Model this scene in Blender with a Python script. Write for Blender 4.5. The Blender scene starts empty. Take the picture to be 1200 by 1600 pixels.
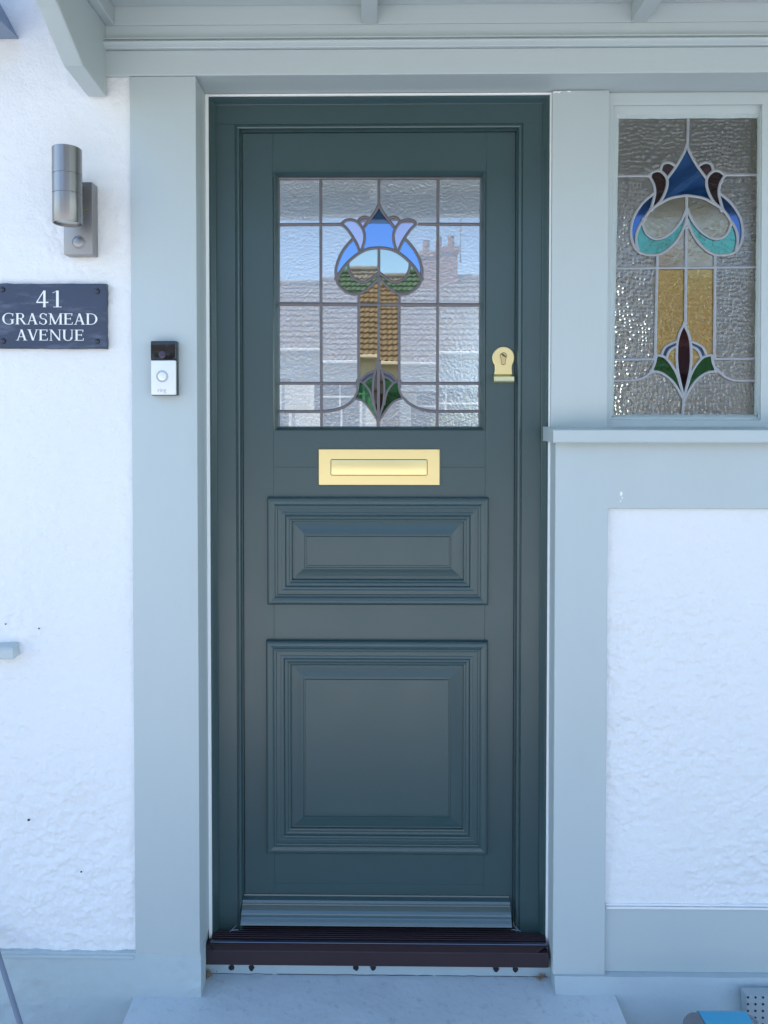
import bpy, bmesh, math, random
from mathutils import Vector, noise, Matrix

random.seed(41)
S = bpy.context.scene
COL = S.collection
R = math.radians

# ------------------------------------------------------------------ camera
F = 1155.6                     # focal length in pixels of the 1200x1600 frame
ZC = 1.56
CAM = Vector((0.0, -1.86, ZC))
TILT, YAW = R(1.2), R(0.7)
PX, PY = 576.0, 674.0          # principal point
cam_data = bpy.data.cameras.new("camera")
cam_data.sensor_fit = 'VERTICAL'
cam_data.sensor_height = 36.0
cam_data.sensor_width = 27.0
cam_data.lens = 26.0
cam_data.shift_x = (600 - PX) / 1600.0
cam_data.shift_y = -(800 - PY) / 1600.0
cam_data.clip_start = 0.02
cam_data.clip_end = 600
cam = bpy.data.objects.new("camera", cam_data)
cam.location = CAM
cam.rotation_euler = (R(90) - TILT, 0, YAW)
COL.objects.link(cam)
S.camera = cam

# ------------------------------------------------------------------ light
SUN_EL, SUN_AZ = R(56), R(58)          # behind the house, a little to the left
W = bpy.data.worlds.new("World")
S.world = W
W.use_nodes = True
nt = W.node_tree
nt.nodes.clear()
sky = nt.nodes.new('ShaderNodeTexSky')
sky.sky_type = 'NISHITA'
sky.sun_disc = False
sky.sun_elevation = SUN_EL
sky.sun_rotation = -SUN_AZ
sky.air_density = 1.0
sky.dust_density = 0.15
sky.ozone_density = 2.2
bg = nt.nodes.new('ShaderNodeBackground')
bg.inputs['Strength'].default_value = 0.13
wo = nt.nodes.new('ShaderNodeOutputWorld')
nt.links.new(sky.outputs[0], bg.inputs[0])
nt.links.new(bg.outputs[0], wo.inputs[0])

sun_data = bpy.data.lights.new("sun", 'SUN')
sun_data.energy = 3.6
sun_data.angle = R(0.5)
sun_data.color = (1.0, 0.95, 0.87)
sun = bpy.data.objects.new("sun", sun_data)
to_sun = Vector((-math.sin(SUN_AZ) * math.cos(SUN_EL), math.cos(SUN_AZ) * math.cos(SUN_EL), math.sin(SUN_EL)))
sun.rotation_euler = to_sun.to_track_quat('Z', 'Y').to_euler()
sun.location = (0, 10, 12)
COL.objects.link(sun)

vs = S.view_settings
vs.view_transform = 'Standard'
vs.look = 'None'
vs.exposure = 1.86
vs.gamma = 1.0
vs.use_curve_mapping = False
S.cycles.use_denoising = True
S.cycles.max_bounces = 10
S.cycles.glossy_bounces = 5
S.cycles.transmission_bounces = 8
S.cycles.sample_clamp_indirect = 6.0

# ------------------------------------------------------------------ pixel rays (for measuring off the photograph)
_f = Vector((-math.sin(YAW) * math.cos(TILT), math.cos(YAW) * math.cos(TILT), -math.sin(TILT)))
_r = Vector((math.cos(YAW), math.sin(YAW), 0))
_u = _r.cross(_f)


def at(px, py, d):
    """Point where the pixel's ray meets the plane d metres in front of the door frame (Y = -d)."""
    v = _f + _r * ((px - PX) / F) + _u * ((PY - py) / F)
    t = (-d - CAM.y) / v.y
    return CAM + v * t


def AX(px, d, py=800):
    return at(px, py, d).x


def AZ(py, d, px=590):
    return at(px, py, d).z


# ------------------------------------------------------------------ materials
def lnk(t, a, b):
    t.links.new(a, b)


def mat(name, col, rough=0.5, metal=0.0, var=0.0, var_scale=6.0, bump=0.0, bump_scale=80.0, bump2=0.0, bump2_scale=12.0,
        spec=0.5, stretch=None, stain=None, stain_scale=5.0, stain_lo=0.55, coat=0.0, rough_var=0.0):
    m = bpy.data.materials.new(name)
    m.use_nodes = True
    t = m.node_tree
    p = t.nodes['Principled BSDF']
    p.inputs['Base Color'].default_value = (*col, 1)
    p.inputs['Roughness'].default_value = rough
    p.inputs['Metallic'].default_value = metal
    p.inputs['Specular IOR Level'].default_value = spec
    p.inputs['Coat Weight'].default_value = coat
    p.inputs['Coat Roughness'].default_value = 0.27
    tc = t.nodes.new('ShaderNodeTexCoord')
    mp = t.nodes.new('ShaderNodeMapping')
    if stretch:
        mp.inputs['Scale'].default_value = stretch
    lnk(t, tc.outputs['Object'], mp.inputs['Vector'])

    def nz(scale, detail=4.0, rough=0.55):
        n = t.nodes.new('ShaderNodeTexNoise')
        n.inputs['Scale'].default_value = scale
        n.inputs['Detail'].default_value = detail
        n.inputs['Roughness'].default_value = rough
        lnk(t, mp.outputs[0], n.inputs['Vector'])
        return n.outputs['Fac']
    csock = None
    if var > 0:
        n = nz(var_scale)
        mx = t.nodes.new('ShaderNodeMix')
        mx.data_type = 'RGBA'
        mx.inputs['A'].default_value = (*[c * (1 - var) for c in col], 1)
        mx.inputs['B'].default_value = (*[min(1, c * (1 + var)) for c in col], 1)
        lnk(t, n, mx.inputs['Factor'])
        csock = mx.outputs['Result']
    if stain:
        n = nz(stain_scale, 8.0, 0.65)
        rp = t.nodes.new('ShaderNodeMapRange')
        rp.inputs['From Min'].default_value = stain_lo
        rp.inputs['From Max'].default_value = stain_lo + 0.2
        rp.inputs['To Max'].default_value = stain[3]
        lnk(t, n, rp.inputs['Value'])
        mx = t.nodes.new('ShaderNodeMix')
        mx.data_type = 'RGBA'
        if csock:
            lnk(t, csock, mx.inputs['A'])
        else:
            mx.inputs['A'].default_value = (*col, 1)
        mx.inputs['B'].default_value = (*stain[:3], 1)
        lnk(t, rp.outputs[0], mx.inputs['Factor'])
        csock = mx.outputs['Result']
    if csock:
        lnk(t, csock, p.inputs['Base Color'])
    if rough_var:
        n = nz(7.0)
        rp = t.nodes.new('ShaderNodeMapRange')
        rp.inputs['From Min'].default_value = 0.3
        rp.inputs['From Max'].default_value = 0.7
        rp.inputs['To Min'].default_value = max(0.02, rough - rough_var)
        rp.inputs['To Max'].default_value = rough + rough_var
        lnk(t, n, rp.inputs['Value'])
        lnk(t, rp.outputs[0], p.inputs['Roughness'])
    last = None
    for st, sc in ((bump, bump_scale), (bump2, bump2_scale)):
        if st > 0:
            b = t.nodes.new('ShaderNodeBump')
            b.inputs['Strength'].default_value = 1.0
            b.inputs['Distance'].default_value = st
            lnk(t, nz(sc), b.inputs['Height'])
            if last:
                lnk(t, last, b.inputs['Normal'])
            last = b.outputs[0]
    if last:
        lnk(t, last, p.inputs['Normal'])
    return m


def glass(name, tint, refl=0.28, kind='fine', strength=0.0006, scale=260.0, rough=0.03, rtint=None, flat=0.5):
    """Leaded pane: a reflecting face over tinted, textured refraction."""
    m = bpy.data.materials.new(name)
    m.use_nodes = True
    t = m.node_tree
    t.nodes.clear()
    out = t.nodes.new('ShaderNodeOutputMaterial')
    tc = t.nodes.new('ShaderNodeTexCoord')
    oi = t.nodes.new('ShaderNodeObjectInfo')
    add = t.nodes.new('ShaderNodeVectorMath')
    add.operation = 'MULTIPLY_ADD'
    add.inputs[1].default_value = (1, 1, 1)
    sc = t.nodes.new('ShaderNodeMath')
    sc.operation = 'MULTIPLY'
    sc.inputs[1].default_value = 7.0
    lnk(t, oi.outputs['Random'], sc.inputs[0])
    lnk(t, tc.outputs['Object'], add.inputs[0])
    lnk(t, sc.outputs[0], add.inputs[2])
    b = t.nodes.new('ShaderNodeBump')
    b.inputs['Strength'].default_value = 1.0
    b.inputs['Distance'].default_value = strength
    ge = t.nodes.new('ShaderNodeNewGeometry')      # only the outer face of a pane is moulded; its back is flat
    iv = t.nodes.new('ShaderNodeMath')
    iv.operation = 'SUBTRACT'
    iv.inputs[0].default_value = 1.0
    lnk(t, ge.outputs['Backfacing'], iv.inputs[1])
    lnk(t, iv.outputs[0], b.inputs['Strength'])
    if kind == 'hammered':
        # wobble the lookup a little so that the dimples run in drifting rows
        nv = t.nodes.new('ShaderNodeTexNoise')
        nv.inputs['Scale'].default_value = 9.0
        lnk(t, add.outputs[0], nv.inputs['Vector'])
        wb = t.nodes.new('ShaderNodeVectorMath')
        wb.operation = 'MULTIPLY_ADD'
        wb.inputs[1].default_value = (0.03, 0.03, 0.03)
        lnk(t, nv.outputs['Color'], wb.inputs[0])
        lnk(t, add.outputs[0], wb.inputs[2])
        v = t.nodes.new('ShaderNodeTexVoronoi')
        v.feature = 'SMOOTH_F1'
        v.inputs['Scale'].default_value = scale
        v.inputs['Smoothness'].default_value = 0.35
        v.inputs['Randomness'].default_value = 0.55
        lnk(t, wb.outputs[0], v.inputs['Vector'])
        lnk(t, v.outputs['Distance'], b.inputs['Height'])
    else:
        n = t.nodes.new('ShaderNodeTexNoise')
        n.inputs['Scale'].default_value = scale
        n.inputs['Detail'].default_value = 2.0
        if kind == 'streaky':
            n.inputs['Distortion'].default_value = 1.2
        lnk(t, add.outputs[0], n.inputs['Vector'])
        lnk(t, n.outputs['Fac'], b.inputs['Height'])
    g = t.nodes.new('ShaderNodeBsdfGlossy')
    rt = rtint or tuple(c ** 0.5 for c in tint)
    g.inputs['Color'].default_value = (*rt, 1)
    g.inputs['Roughness'].default_value = rough
    f = t.nodes.new('ShaderNodeBsdfRefraction')
    f.inputs['Color'].default_value = (*tint, 1)
    f.inputs['IOR'].default_value = 1.45
    f.inputs['Roughness'].default_value = 0.06
    lw = t.nodes.new('ShaderNodeFresnel')
    lw.inputs['IOR'].default_value = 1.45
    mr = t.nodes.new('ShaderNodeMapRange')
    mr.inputs['From Min'].default_value = 0.03
    mr.inputs['From Max'].default_value = 1.0
    mr.inputs['To Min'].default_value = refl
    mr.inputs['To Max'].default_value = 1.0
    lnk(t, lw.outputs[0], mr.inputs['Value'])
    mx = t.nodes.new('ShaderNodeMixShader')
    g2 = t.nodes.new('ShaderNodeBsdfGlossy')
    g2.inputs['Color'].default_value = (*rt, 1)
    g2.inputs['Roughness'].default_value = 0.004
    gm = t.nodes.new('ShaderNodeMixShader')
    gm.inputs[0].default_value = flat
    lnk(t, g.outputs[0], gm.inputs[1])
    lnk(t, g2.outputs[0], gm.inputs[2])
    lnk(t, b.outputs[0], g.inputs['Normal'])
    lnk(t, b.outputs[0], f.inputs['Normal'])
    lnk(t, mr.outputs[0], mx.inputs[0])
    lnk(t, f.outputs[0], mx.inputs[1])
    lnk(t, gm.outputs[0], mx.inputs[2])
    lnk(t, mx.outputs[0], out.inputs[0])
    return m


SAGE = (0.465, 0.518, 0.512)
M = {}
M['render'] = mat('white render', (0.78, 0.78, 0.77), 0.85, bump=0.0022, bump_scale=150, bump2=0.0015, bump2_scale=22, var=0.03, var_scale=3,
                  stain=(0.62, 0.58, 0.50, 0.25), stain_scale=7, stain_lo=0.62)
M['sage'] = mat('sage timber paint', SAGE, 0.40, stain=(0.36, 0.39, 0.38, 0.35), stain_scale=5, stain_lo=0.58, var=0.05, var_scale=4, bump=0.0005, bump_scale=60, stretch=(1, 1, 0.25), rough_var=0.08)
M['sage_h'] = mat('sage timber paint along', SAGE, 0.40, stain=(0.36, 0.39, 0.38, 0.35), stain_scale=5, stain_lo=0.58, var=0.05, var_scale=4, bump=0.0005, bump_scale=60, stretch=(0.22, 1, 1), rough_var=0.08)
M['masonry'] = mat('sage masonry paint', (0.42, 0.49, 0.50), 0.6, var=0.07, var_scale=7, bump=0.0016, bump_scale=55, bump2=0.003, bump2_scale=14,
                   stain=(0.30, 0.33, 0.33, 0.5), stain_scale=9, stain_lo=0.58)
M['step'] = mat('painted concrete', (0.52, 0.575, 0.59), 0.5, var=0.06, var_scale=9, bump=0.0012, bump_scale=70, bump2=0.002, bump2_scale=16,
                stain=(0.30, 0.31, 0.29, 0.6), stain_scale=45, stain_lo=0.56)
M['green'] = mat('dark teal door paint', (0.019, 0.052, 0.053), 0.40, var=0.08, var_scale=3, bump=0.00007, bump_scale=120, spec=0.6, rough_var=0.06, coat=0.5)
M['white'] = mat('white sealant', (0.90, 0.90, 0.87), 0.5, bump=0.0006, bump_scale=60)
M['brass'] = mat('satin brass', (0.88, 0.71, 0.35), 0.29, metal=1.0, rough_var=0.06, bump=0.00006, bump_scale=400, stretch=(0.05, 1, 1))
M['brass_dark'] = mat('brass recess', (0.25, 0.19, 0.10), 0.5, metal=0.7)
M['steel'] = mat('brushed steel', (0.29, 0.28, 0.275), 0.30, metal=1.0, bump=0.00004, bump_scale=500, stretch=(1, 1, 0.03))
_t = M['steel'].node_tree
_p = _t.nodes['Principled BSDF']
_tg = _t.nodes.new('ShaderNodeTangent')
_tg.direction_type = 'RADIAL'
_tg.axis = 'Z'
_p.inputs['Anisotropic'].default_value = 0.75
_p.inputs['Anisotropic Rotation'].default_value = 0.25
_t.links.new(_tg.outputs[0], _p.inputs['Tangent'])
M['steel_plate'] = mat('brushed steel plate', (0.34, 0.33, 0.325), 0.42, metal=1.0, bump=0.00004, bump_scale=500, stretch=(1, 1, 0.03))
M['lens'] = mat('frosted lamp lens', (0.55, 0.58, 0.55), 0.25)
M['dark'] = mat('black hole', (0.01, 0.01, 0.012), 0.7)
M['grime'] = mat('grime', (0.06, 0.065, 0.065), 0.9)
M['slate'] = mat('riven slate', (0.036, 0.050, 0.088), 0.5, var=0.25, var_scale=18, bump=0.0005, bump_scale=70, bump2=0.0008, bump2_scale=16,
                 stain=(0.20, 0.23, 0.30, 0.55), stain_scale=24, stain_lo=0.53, stretch=(0.3, 1, 1.3))
M['letter'] = mat('white lettering', (0.80, 0.80, 0.76), 0.6)
M['screw'] = mat('dark screw', (0.05, 0.055, 0.07), 0.4, metal=0.6)
M['black_gloss'] = mat('black plastic', (0.008, 0.008, 0.011), 0.08)
M['satin_nickel'] = mat('satin nickel face', (0.78, 0.79, 0.79), 0.35, metal=0.35)
M['grey_plastic'] = mat('grey ring', (0.40, 0.43, 0.45), 0.4)
M['lens_dark'] = mat('camera lens', (0.05, 0.035, 0.06), 0.1)
M['threshold'] = mat('plum black threshold', (0.034, 0.017, 0.020), 0.36, var=0.2, var_scale=12, bump=0.0002, bump_scale=100)
M['alu'] = mat('threshold trim', (0.16, 0.18, 0.23), 0.3, metal=0.8)
M['lead'] = mat('lead came', (0.15, 0.135, 0.14), 0.42, metal=0.55, var=0.2, var_scale=60, bump=0.0004, bump_scale=160)
M['lead_light'] = mat('painted lead came', (0.30, 0.31, 0.33), 0.42, metal=0.35, var=0.2, var_scale=60, bump=0.0004, bump_scale=160)
M['putty'] = mat('painted putty', (0.50, 0.57, 0.55), 0.5, bump=0.0015, bump_scale=60, bump2=0.001, bump2_scale=150)
M['cream'] = mat('cream hall paint', (0.85, 0.79, 0.64), 0.8)
M['hallfloor'] = mat('hall floor boards', (0.25, 0.15, 0.07), 0.4)
M['pole'] = mat('grey pole', (0.16, 0.19, 0.24), 0.5, bump=0.0003)
M['blue'] = mat('blue plastic', (0.0, 0.30, 0.50), 0.18, coat=0.6, stain=(0.5, 0.62, 0.7, 0.7), stain_scale=22, stain_lo=0.66)
M['smoke'] = mat('smoky plastic', (0.14, 0.15, 0.17), 0.22, stain=(0.6, 0.6, 0.62, 0.9), stain_scale=25, stain_lo=0.52)
M['ventmat'] = mat('painted vent', (0.33, 0.39, 0.41), 0.55, bump=0.0005, bump_scale=80)
M['eave'] = mat('blue grey hood paint', (0.20, 0.26, 0.36), 0.45)
M['crumb'] = mat('crumbled mortar', (0.34, 0.22, 0.14), 0.9, var=0.5, var_scale=200)
M['chip'] = mat('bare filler', (0.85, 0.85, 0.80), 0.7)
# surroundings
M['paving'] = mat('concrete paving', (0.44, 0.435, 0.425), 0.85, var=0.12, var_scale=1.5, bump=0.003, bump_scale=30)
M['asphalt'] = mat('asphalt', (0.055, 0.055, 0.056), 0.85, var=0.2, var_scale=2, bump=0.004, bump_scale=60)
M['ground'] = mat('earth and grass', (0.10, 0.13, 0.05), 0.95, var=0.4, var_scale=0.8, bump=0.01, bump_scale=12)
M['housewall'] = mat('pale house render', (0.66, 0.65, 0.62), 0.85, bump=0.003, bump_scale=30)
M['tile'] = mat('brown roof tile', (0.21, 0.175, 0.15), 0.8, var=0.35, var_scale=3)
M['brick'] = mat('chimney brick', (0.28, 0.15, 0.10), 0.9, var=0.3, var_scale=8)
M['frame'] = mat('white window frame', (0.78, 0.78, 0.76), 0.4)
M['winglass'] = mat('far window glass', (0.05, 0.07, 0.10), 0.05)
M['metal'] = mat('aerial metal', (0.3, 0.3, 0.3), 0.4, metal=1)
M['leaf'] = mat('hedge leaf', (0.06, 0.11, 0.03), 0.6, var=0.5, var_scale=4)
M['bark'] = mat('hedge wood', (0.12, 0.08, 0.05), 0.9)
M['ownroof'] = mat('own roof tile', (0.22, 0.13, 0.10), 0.85)


# ------------------------------------------------------------------ mesh builder
class MB:
    def __init__(s):
        s.v, s.f, s.sm = [], [], []

    def face(s, pts, smooth=False):
        i = len(s.v)
        s.v += [Vector(p) for p in pts]
        s.f.append(tuple(range(i, i + len(pts))))
        s.sm.append(smooth)

    def add(s, verts, faces, smooth=False):
        i = len(s.v)
        s.v += [Vector(p) for p in verts]
        for f in faces:
            s.f.append(tuple(i + k for k in f))
            s.sm.append(smooth)

    def box(s, x0, x1, y0, y1, z0, z1, bevel=0.0, seg=1):
        if bevel > 0:
            bm = bmesh.new()
            bmesh.ops.create_cube(bm, size=1)
            for v in bm.verts:
                v.co = Vector(((x0 + x1) / 2 + v.co.x * (x1 - x0), (y0 + y1) / 2 + v.co.y * (y1 - y0), (z0 + z1) / 2 + v.co.z * (z1 - z0)))
            bmesh.ops.bevel(bm, geom=list(bm.edges), offset=bevel, segments=seg, affect='EDGES', profile=0.6)
            bm.verts.index_update()
            s.add([v.co.copy() for v in bm.verts], [[v.index for v in f.verts] for f in bm.faces], seg > 1)
            bm.free()
            return
        v = [(x, y, z) for z in (z0, z1) for y in (y0, y1) for x in (x0, x1)]
        s.add(v, [(0, 2, 3, 1), (4, 5, 7, 6), (0, 1, 5, 4), (2, 6, 7, 3), (0, 4, 6, 2), (1, 3, 7, 5)])

    def prism(s, pts, fn0, fn1, smooth=False, caps=True):
        """Extrude a 2D polygon between two mappings of its points to 3D."""
        n = len(pts)
        a = [fn0(*p) for p in pts]
        b = [fn1(*p) for p in pts]
        s.add(a + b, [(i, (i + 1) % n, n + (i + 1) % n, n + i) for i in range(n)], smooth)
        if caps:
            s.face(list(reversed(a)))
            s.face(b)

    def strip(s, rows, smooth=True, close=False):
        """Sheet through rows of points."""
        m = len(rows[0])
        v = [p for r in rows for p in r]
        fs = []
        for i in range(len(rows) - 1):
            for j in range(m if close else m - 1):
                k = (j + 1) % m
                fs.append((i * m + j, i * m + k, (i + 1) * m + k, (i + 1) * m + j))
        s.add(v, fs, smooth)

    def lathe(s, prof, c, axis='Z', n=32, smooth=True, caps=True):
        """prof: [(radius, offset along axis)]."""
        rows = []
        for r, h in prof:
            row = []
            for k in range(n):
                a = 2 * math.pi * k / n
                u, w = r * math.cos(a), r * math.sin(a)
                row.append(Vector(c) + (Vector((u, w, h)) if axis == 'Z' else Vector((u, -h, w))))
            rows.append(row)
        s.strip(rows, smooth, True)
        if caps:
            s.face(rows[0])
            s.face(list(reversed(rows[-1])))

    def tube(s, pts, r, n=8, flat=1.0):
        rows = []
        for i, p in enumerate(pts):
            a = Vector(pts[max(0, i - 1)])
            b = Vector(pts[min(len(pts) - 1, i + 1)])
            t = (b - a).normalized()
            x = t.cross(Vector((0, 0, 1)) if abs(t.z) < 0.9 else Vector((1, 0, 0))).normalized()
            y = t.cross(x)
            rows.append([Vector(p) + x * r * math.cos(2 * math.pi * k / n) + y * r * flat * math.sin(2 * math.pi * k / n) for k in range(n)])
        s.strip(rows, True, True)
        s.face(rows[0])
        s.face(list(reversed(rows[-1])))

    def ball(s, c, rx, ry, rz, n=8, m=5):
        rows = []
        for i in range(m + 1):
            th = math.pi * i / m
            rr = max(1e-4, math.sin(th))
            rows.append([Vector(c) + Vector((rx * rr * math.cos(2 * math.pi * k / n), ry * rr * math.sin(2 * math.pi * k / n), rz * math.cos(th))) for k in range(n)])
        s.strip(rows, True, True)


def wloc(o):
    l = Vector((0, 0, 0))
    while o:
        l += Vector(o.location)
        o = o.parent
    return l


def obj(name, mb, material, parent=None, origin=None, fix=True):
    me = bpy.data.meshes.new(name)
    base = wloc(parent)
    org = Vector(origin) if origin is not None else base
    me.from_pydata([tuple(v - org) for v in mb.v], [], mb.f)
    me.polygons.foreach_set('use_smooth', mb.sm)
    if fix:
        bm = bmesh.new()
        bm.from_mesh(me)
        bmesh.ops.remove_doubles(bm, verts=bm.verts, dist=1e-6)
        bmesh.ops.recalc_face_normals(bm, faces=bm.faces)
        bm.to_mesh(me)
        bm.free()
    if any(mb.sm):
        me.set_sharp_from_angle(angle=R(32))
    me.materials.append(material)
    o = bpy.data.objects.new(name, me)
    COL.objects.link(o)
    if parent:
        o.parent = parent
    o.location = org - base
    return o


def tag(o, label=None, cat=None, group=None, kind=None):
    for k, v in (('label', label), ('category', cat), ('group', group), ('kind', kind)):
        if v:
            o[k] = v
    return o


def thing(name, loc, label, cat, group=None):
    o = bpy.data.objects.new(name, None)
    o.empty_display_size = 0.1
    o.location = loc
    COL.objects.link(o)
    return tag(o, label, cat, group)


def part(name, material, parent, *boxes, bevel=0.0, seg=1, label=None):
    mb = MB()
    for b in boxes:
        mb.box(*b, bevel=bevel, seg=seg)
    o = obj(name, mb, material, parent)
    if label:
        o['label'] = label
    return o


def cat(pts, n=8):
    """Catmull-Rom curve through 2D points."""
    out = []
    P = [pts[0]] + list(pts) + [pts[-1]]
    for i in range(1, len(P) - 2):
        p0, p1, p2, p3 = P[i - 1], P[i], P[i + 1], P[i + 2]
        for k in range(n):
            t = k / n
            out.append(tuple(0.5 * (2 * b + (c - a) * t + (2 * a - 5 * b + 4 * c - e) * t * t + (3 * b - a - 3 * c + e) * t ** 3)
                             for a, b, c, e in zip(p0, p1, p2, p3)))
    out.append(tuple(pts[-1]))
    return out


def side_strip(mb, x0, x1, z0, z1, prof, side, ext=0.0):
    """One mitred side (L, R, T, B) of a moulded rectangle; prof = [(inset m, d)]."""
    def corner(o):
        return (x0 + o, x1 - o, z0 + o, z1 - o)
    rows = []
    for o, d in prof:
        a, b, c, e = corner(o)
        p = {'L': [(a, -d, c), (a, -d, e)], 'R': [(b, -d, e), (b, -d, c)], 'T': [(a, -d, e), (b, -d, e)], 'B': [(b, -d, c), (a, -d, c)]}[side]
        if ext and side in 'LR':            # run straight down instead of mitring at the foot
            p = [(q[0], q[1], z0 if q[2] < (z0 + z1) / 2 else q[2]) for q in p]
        rows.append(p)
    for i in range(len(rows) - 1):
        mb.face([rows[i][0], rows[i][1], rows[i + 1][1], rows[i + 1][0]])


# ================================================================== HOUSE FRONT
dP = 0.105                                        # plane of the left post and the lintel
zStep = AZ(1525, 0.03)
zLint0, zLint1 = AZ(116, dP), AZ(37, dP)          # lintel bottom, top of the beam build-up
xPostL0, xPostL1 = AX(206.5, dP), AX(309, dP)
xEnd = AX(163.5, dP, 90)                          # left end of lintel

house = thing('house', (0, 0.3, 0), 'white rendered house front with sage green timber posts, lintel and plinth round the door', 'house')


def noisy_sheet(x0, x1, z0, z1, d, cell, amp, seed, edge=0.0, edge_b=0.0):
    nx, nz = int((x1 - x0) / cell) + 1, int((z1 - z0) / cell) + 1
    rows = []
    for j in range(nz + 1):
        row = []
        for i in range(nx + 1):
            x = x0 + (x1 - x0) * i / nx
            z = z0 + (z1 - z0) * j / nz
            p = Vector((x * 1.0 + seed, z, 0.3))
            mask = max(0.0, min(1.0, (noise.noise(Vector((x * 3.1 + seed, z * 1.7, 4.2))) + 0.35 - 0.45 * (z - 0.9)) * 1.4))
            lump = noise.noise(Vector((x * 44, z * 49, seed))) * 0.62 + noise.noise(Vector((x * 100, z * 110, seed + 3))) * 0.38
            h = amp * (0.8 * noise.noise(p * 5) + 1.35 * mask * lump + 0.25 * noise.noise(p * 40))
            zz = z
            if j == 0 and edge_b:
                zz += edge_b * noise.noise(Vector((x * 9, seed, 1)))
            row.append(Vector((x, -d - h, zz)))
        rows.append(row)
    mb = MB()
    mb.strip(rows, True)
    # returns at the rim so that the sheet has thickness
    for line in (rows[0], rows[-1], [r[0] for r in rows], [r[-1] for r in rows]):
        mb.strip([line, [Vector((q.x, q.y + 0.05, q.z)) for q in line]], False)
    return mb


zPl = AZ(1487, 0.10, 100)
zPostB = AZ(1495.5, dP, 255)
# rendered wall left of the post, lumpy and hand trowelled
obj('rendered_wall', noisy_sheet(-1.25, xPostL0 - 0.0005, zPl, 2.72, 0.0960, 0.003, 0.0054, 1.3, edge_b=0.006), M['render'], house)
# the rest of the shell
W_ = MB()
W_.box(-5, -1.25, -0.10, 0.2, 0.12, 3.62)
W_.box(-1.25, -0.62, -0.055, 0.2, 0.12, 3.62)
W_.box(-1.25, 1.55, -0.10, 0.2, 2.722, 3.62)
W_.box(-0.62, 1.55, -0.02, 0.2, zLint1 + 0.1, 2.72)
W_.box(1.55, 5, -0.10, 0.2, 0.12, 3.62)
W_.box(-5, -4.75, 0.2, 4.35, 0, 3.62)
W_.box(4.75, 5, 0.2, 4.35, 0, 3.62)
W_.box(-5, 0.8, 4.35, 4.6, 0, 3.62)
W_.box(1.38, 5, 4.35, 4.6, 0, 3.62)
W_.box(0.8, 1.38, 4.35, 4.6, 2.45, 3.62)  # gap in the unseen back wall, added to let daylight into the hall
obj('wall', W_, M['render'], house)
# roof of the house itself (shades the whole front)
RF = MB()
RF.prism([(-0.35, 3.5), (2.25, 5.4), (4.9, 3.5), (4.9, 3.7), (2.25, 5.6), (-0.35, 3.7)], lambda y, z: Vector((-5.3, y, z)), lambda y, z: Vector((5.3, y, z)))
obj('roof', RF, M['ownroof'], house)
# hall behind the door
HL = MB()
HL.box(-0.75, -0.65, 0.21, 4.34, 0.1, 2.6)
HL.box(1.75, 1.85, 0.21, 4.34, 0.1, 2.6)
HL.box(-0.65, 1.75, 0.21, 4.34, 2.5, 2.6)
obj('hall_wall', HL, M['cream'], house)
part('hall_dark_slab', M['hallfloor'], house, (1.70, 1.7505, 2.75, 3.75, 0.2, 2.3), (1.66, 1.7, 2.68, 2.78, 0.2, 2.36), bevel=0.004)  # dark slab added on the hall wall so the window's left panes darken
part('hall_floor', M['hallfloor'], house, (-0.65, 1.75, 0.12, 4.6, 0.05, 0.2))

# plinth
PL = MB()
zPlG = -0.1
rows = []
x_list = [-1.6 + (xPostL1 + 0.003 + 1.6) * i / 90 for i in range(91)]
PLs = noisy_sheet(-1.6, xPostL1 + 0.002, zPlG, zPl + 0.002, 0.104, 0.006, 0.0032, 7.7)
obj('plinth', PLs, M['masonry'], house)
part('plinth_ledge', M['masonry'], house, (-1.6, xPostL0 - 0.001, -0.1095, -0.06, AZ(1494, .1, 100), zPl - 0.0035), bevel=0.003, seg=2)
part('plinth_core', M['masonry'], house, (-1.6, xPostL1 - 0.004, -0.06, 0.2, -0.1, zPl - 0.006), bevel=0)
# posts
zTopPost = zLint0
part('post', M['sage'], house, (xPostL0, xPostL1, -dP, 0.1, zPostB, zTopPost - 0.0015), bevel=0.003, seg=2)
xRU0, xRU1 = AX(862, 0.018, 400), AX(950.5, 0.018, 400)
zSillT = AZ(666.5, 0.02, 950)
part('post', M['sage'], house, (xRU0, xRU1, -0.018, 0.1, zSillT - 0.01, zLint0 - 0.0015), bevel=0.003, seg=2)
dL = 0.065
xRL0, xRL1 = AX(866, dL, 1100), AX(948.5, dL, 1100)
zRL0 = AZ(1524, dL, 900)
zRailB = AZ(795.5, dL, 1050)
zSillB = AZ(692.5, 0.108, 950)
mb = MB()
mb.prism([(xRL0, zRL0), (xRL1, zRL0), (xRL1, zRailB), (1.5, zRailB), (1.5, zSillB + 0.004), (xRL0, zSillB + 0.004)], lambda x, z: Vector((x, 0.1, z)), lambda x, z: Vector((x, -dL, z)))
o = obj('post_and_rail', mb, M['sage'], house)
b_ = o.modifiers.new('bevel', 'BEVEL')
b_.width = 0.0035
b_.segments = 3
zBR1, zBR0 = AZ(1421, 0.055, 1050), AZ(1520, 0.055, 1050)
part('bottom_rail', M['sage_h'], house, (xRL1 + 0.001, 1.5, -0.054, 0.1, zBR0, zBR1), bevel=0.002)
obj('render_panel', noisy_sheet(xRL1 + 0.001, 1.5, zBR1 + 0.0005, zRailB - 0.0005, 0.050, 0.003, 0.0062, 3.9), M['render'], house)
part('panel_core', M['render'], house, (xRL1 + 0.001, 1.5, -0.01, 0.1, zBR1 + 0.001, zRailB - 0.001))
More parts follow.
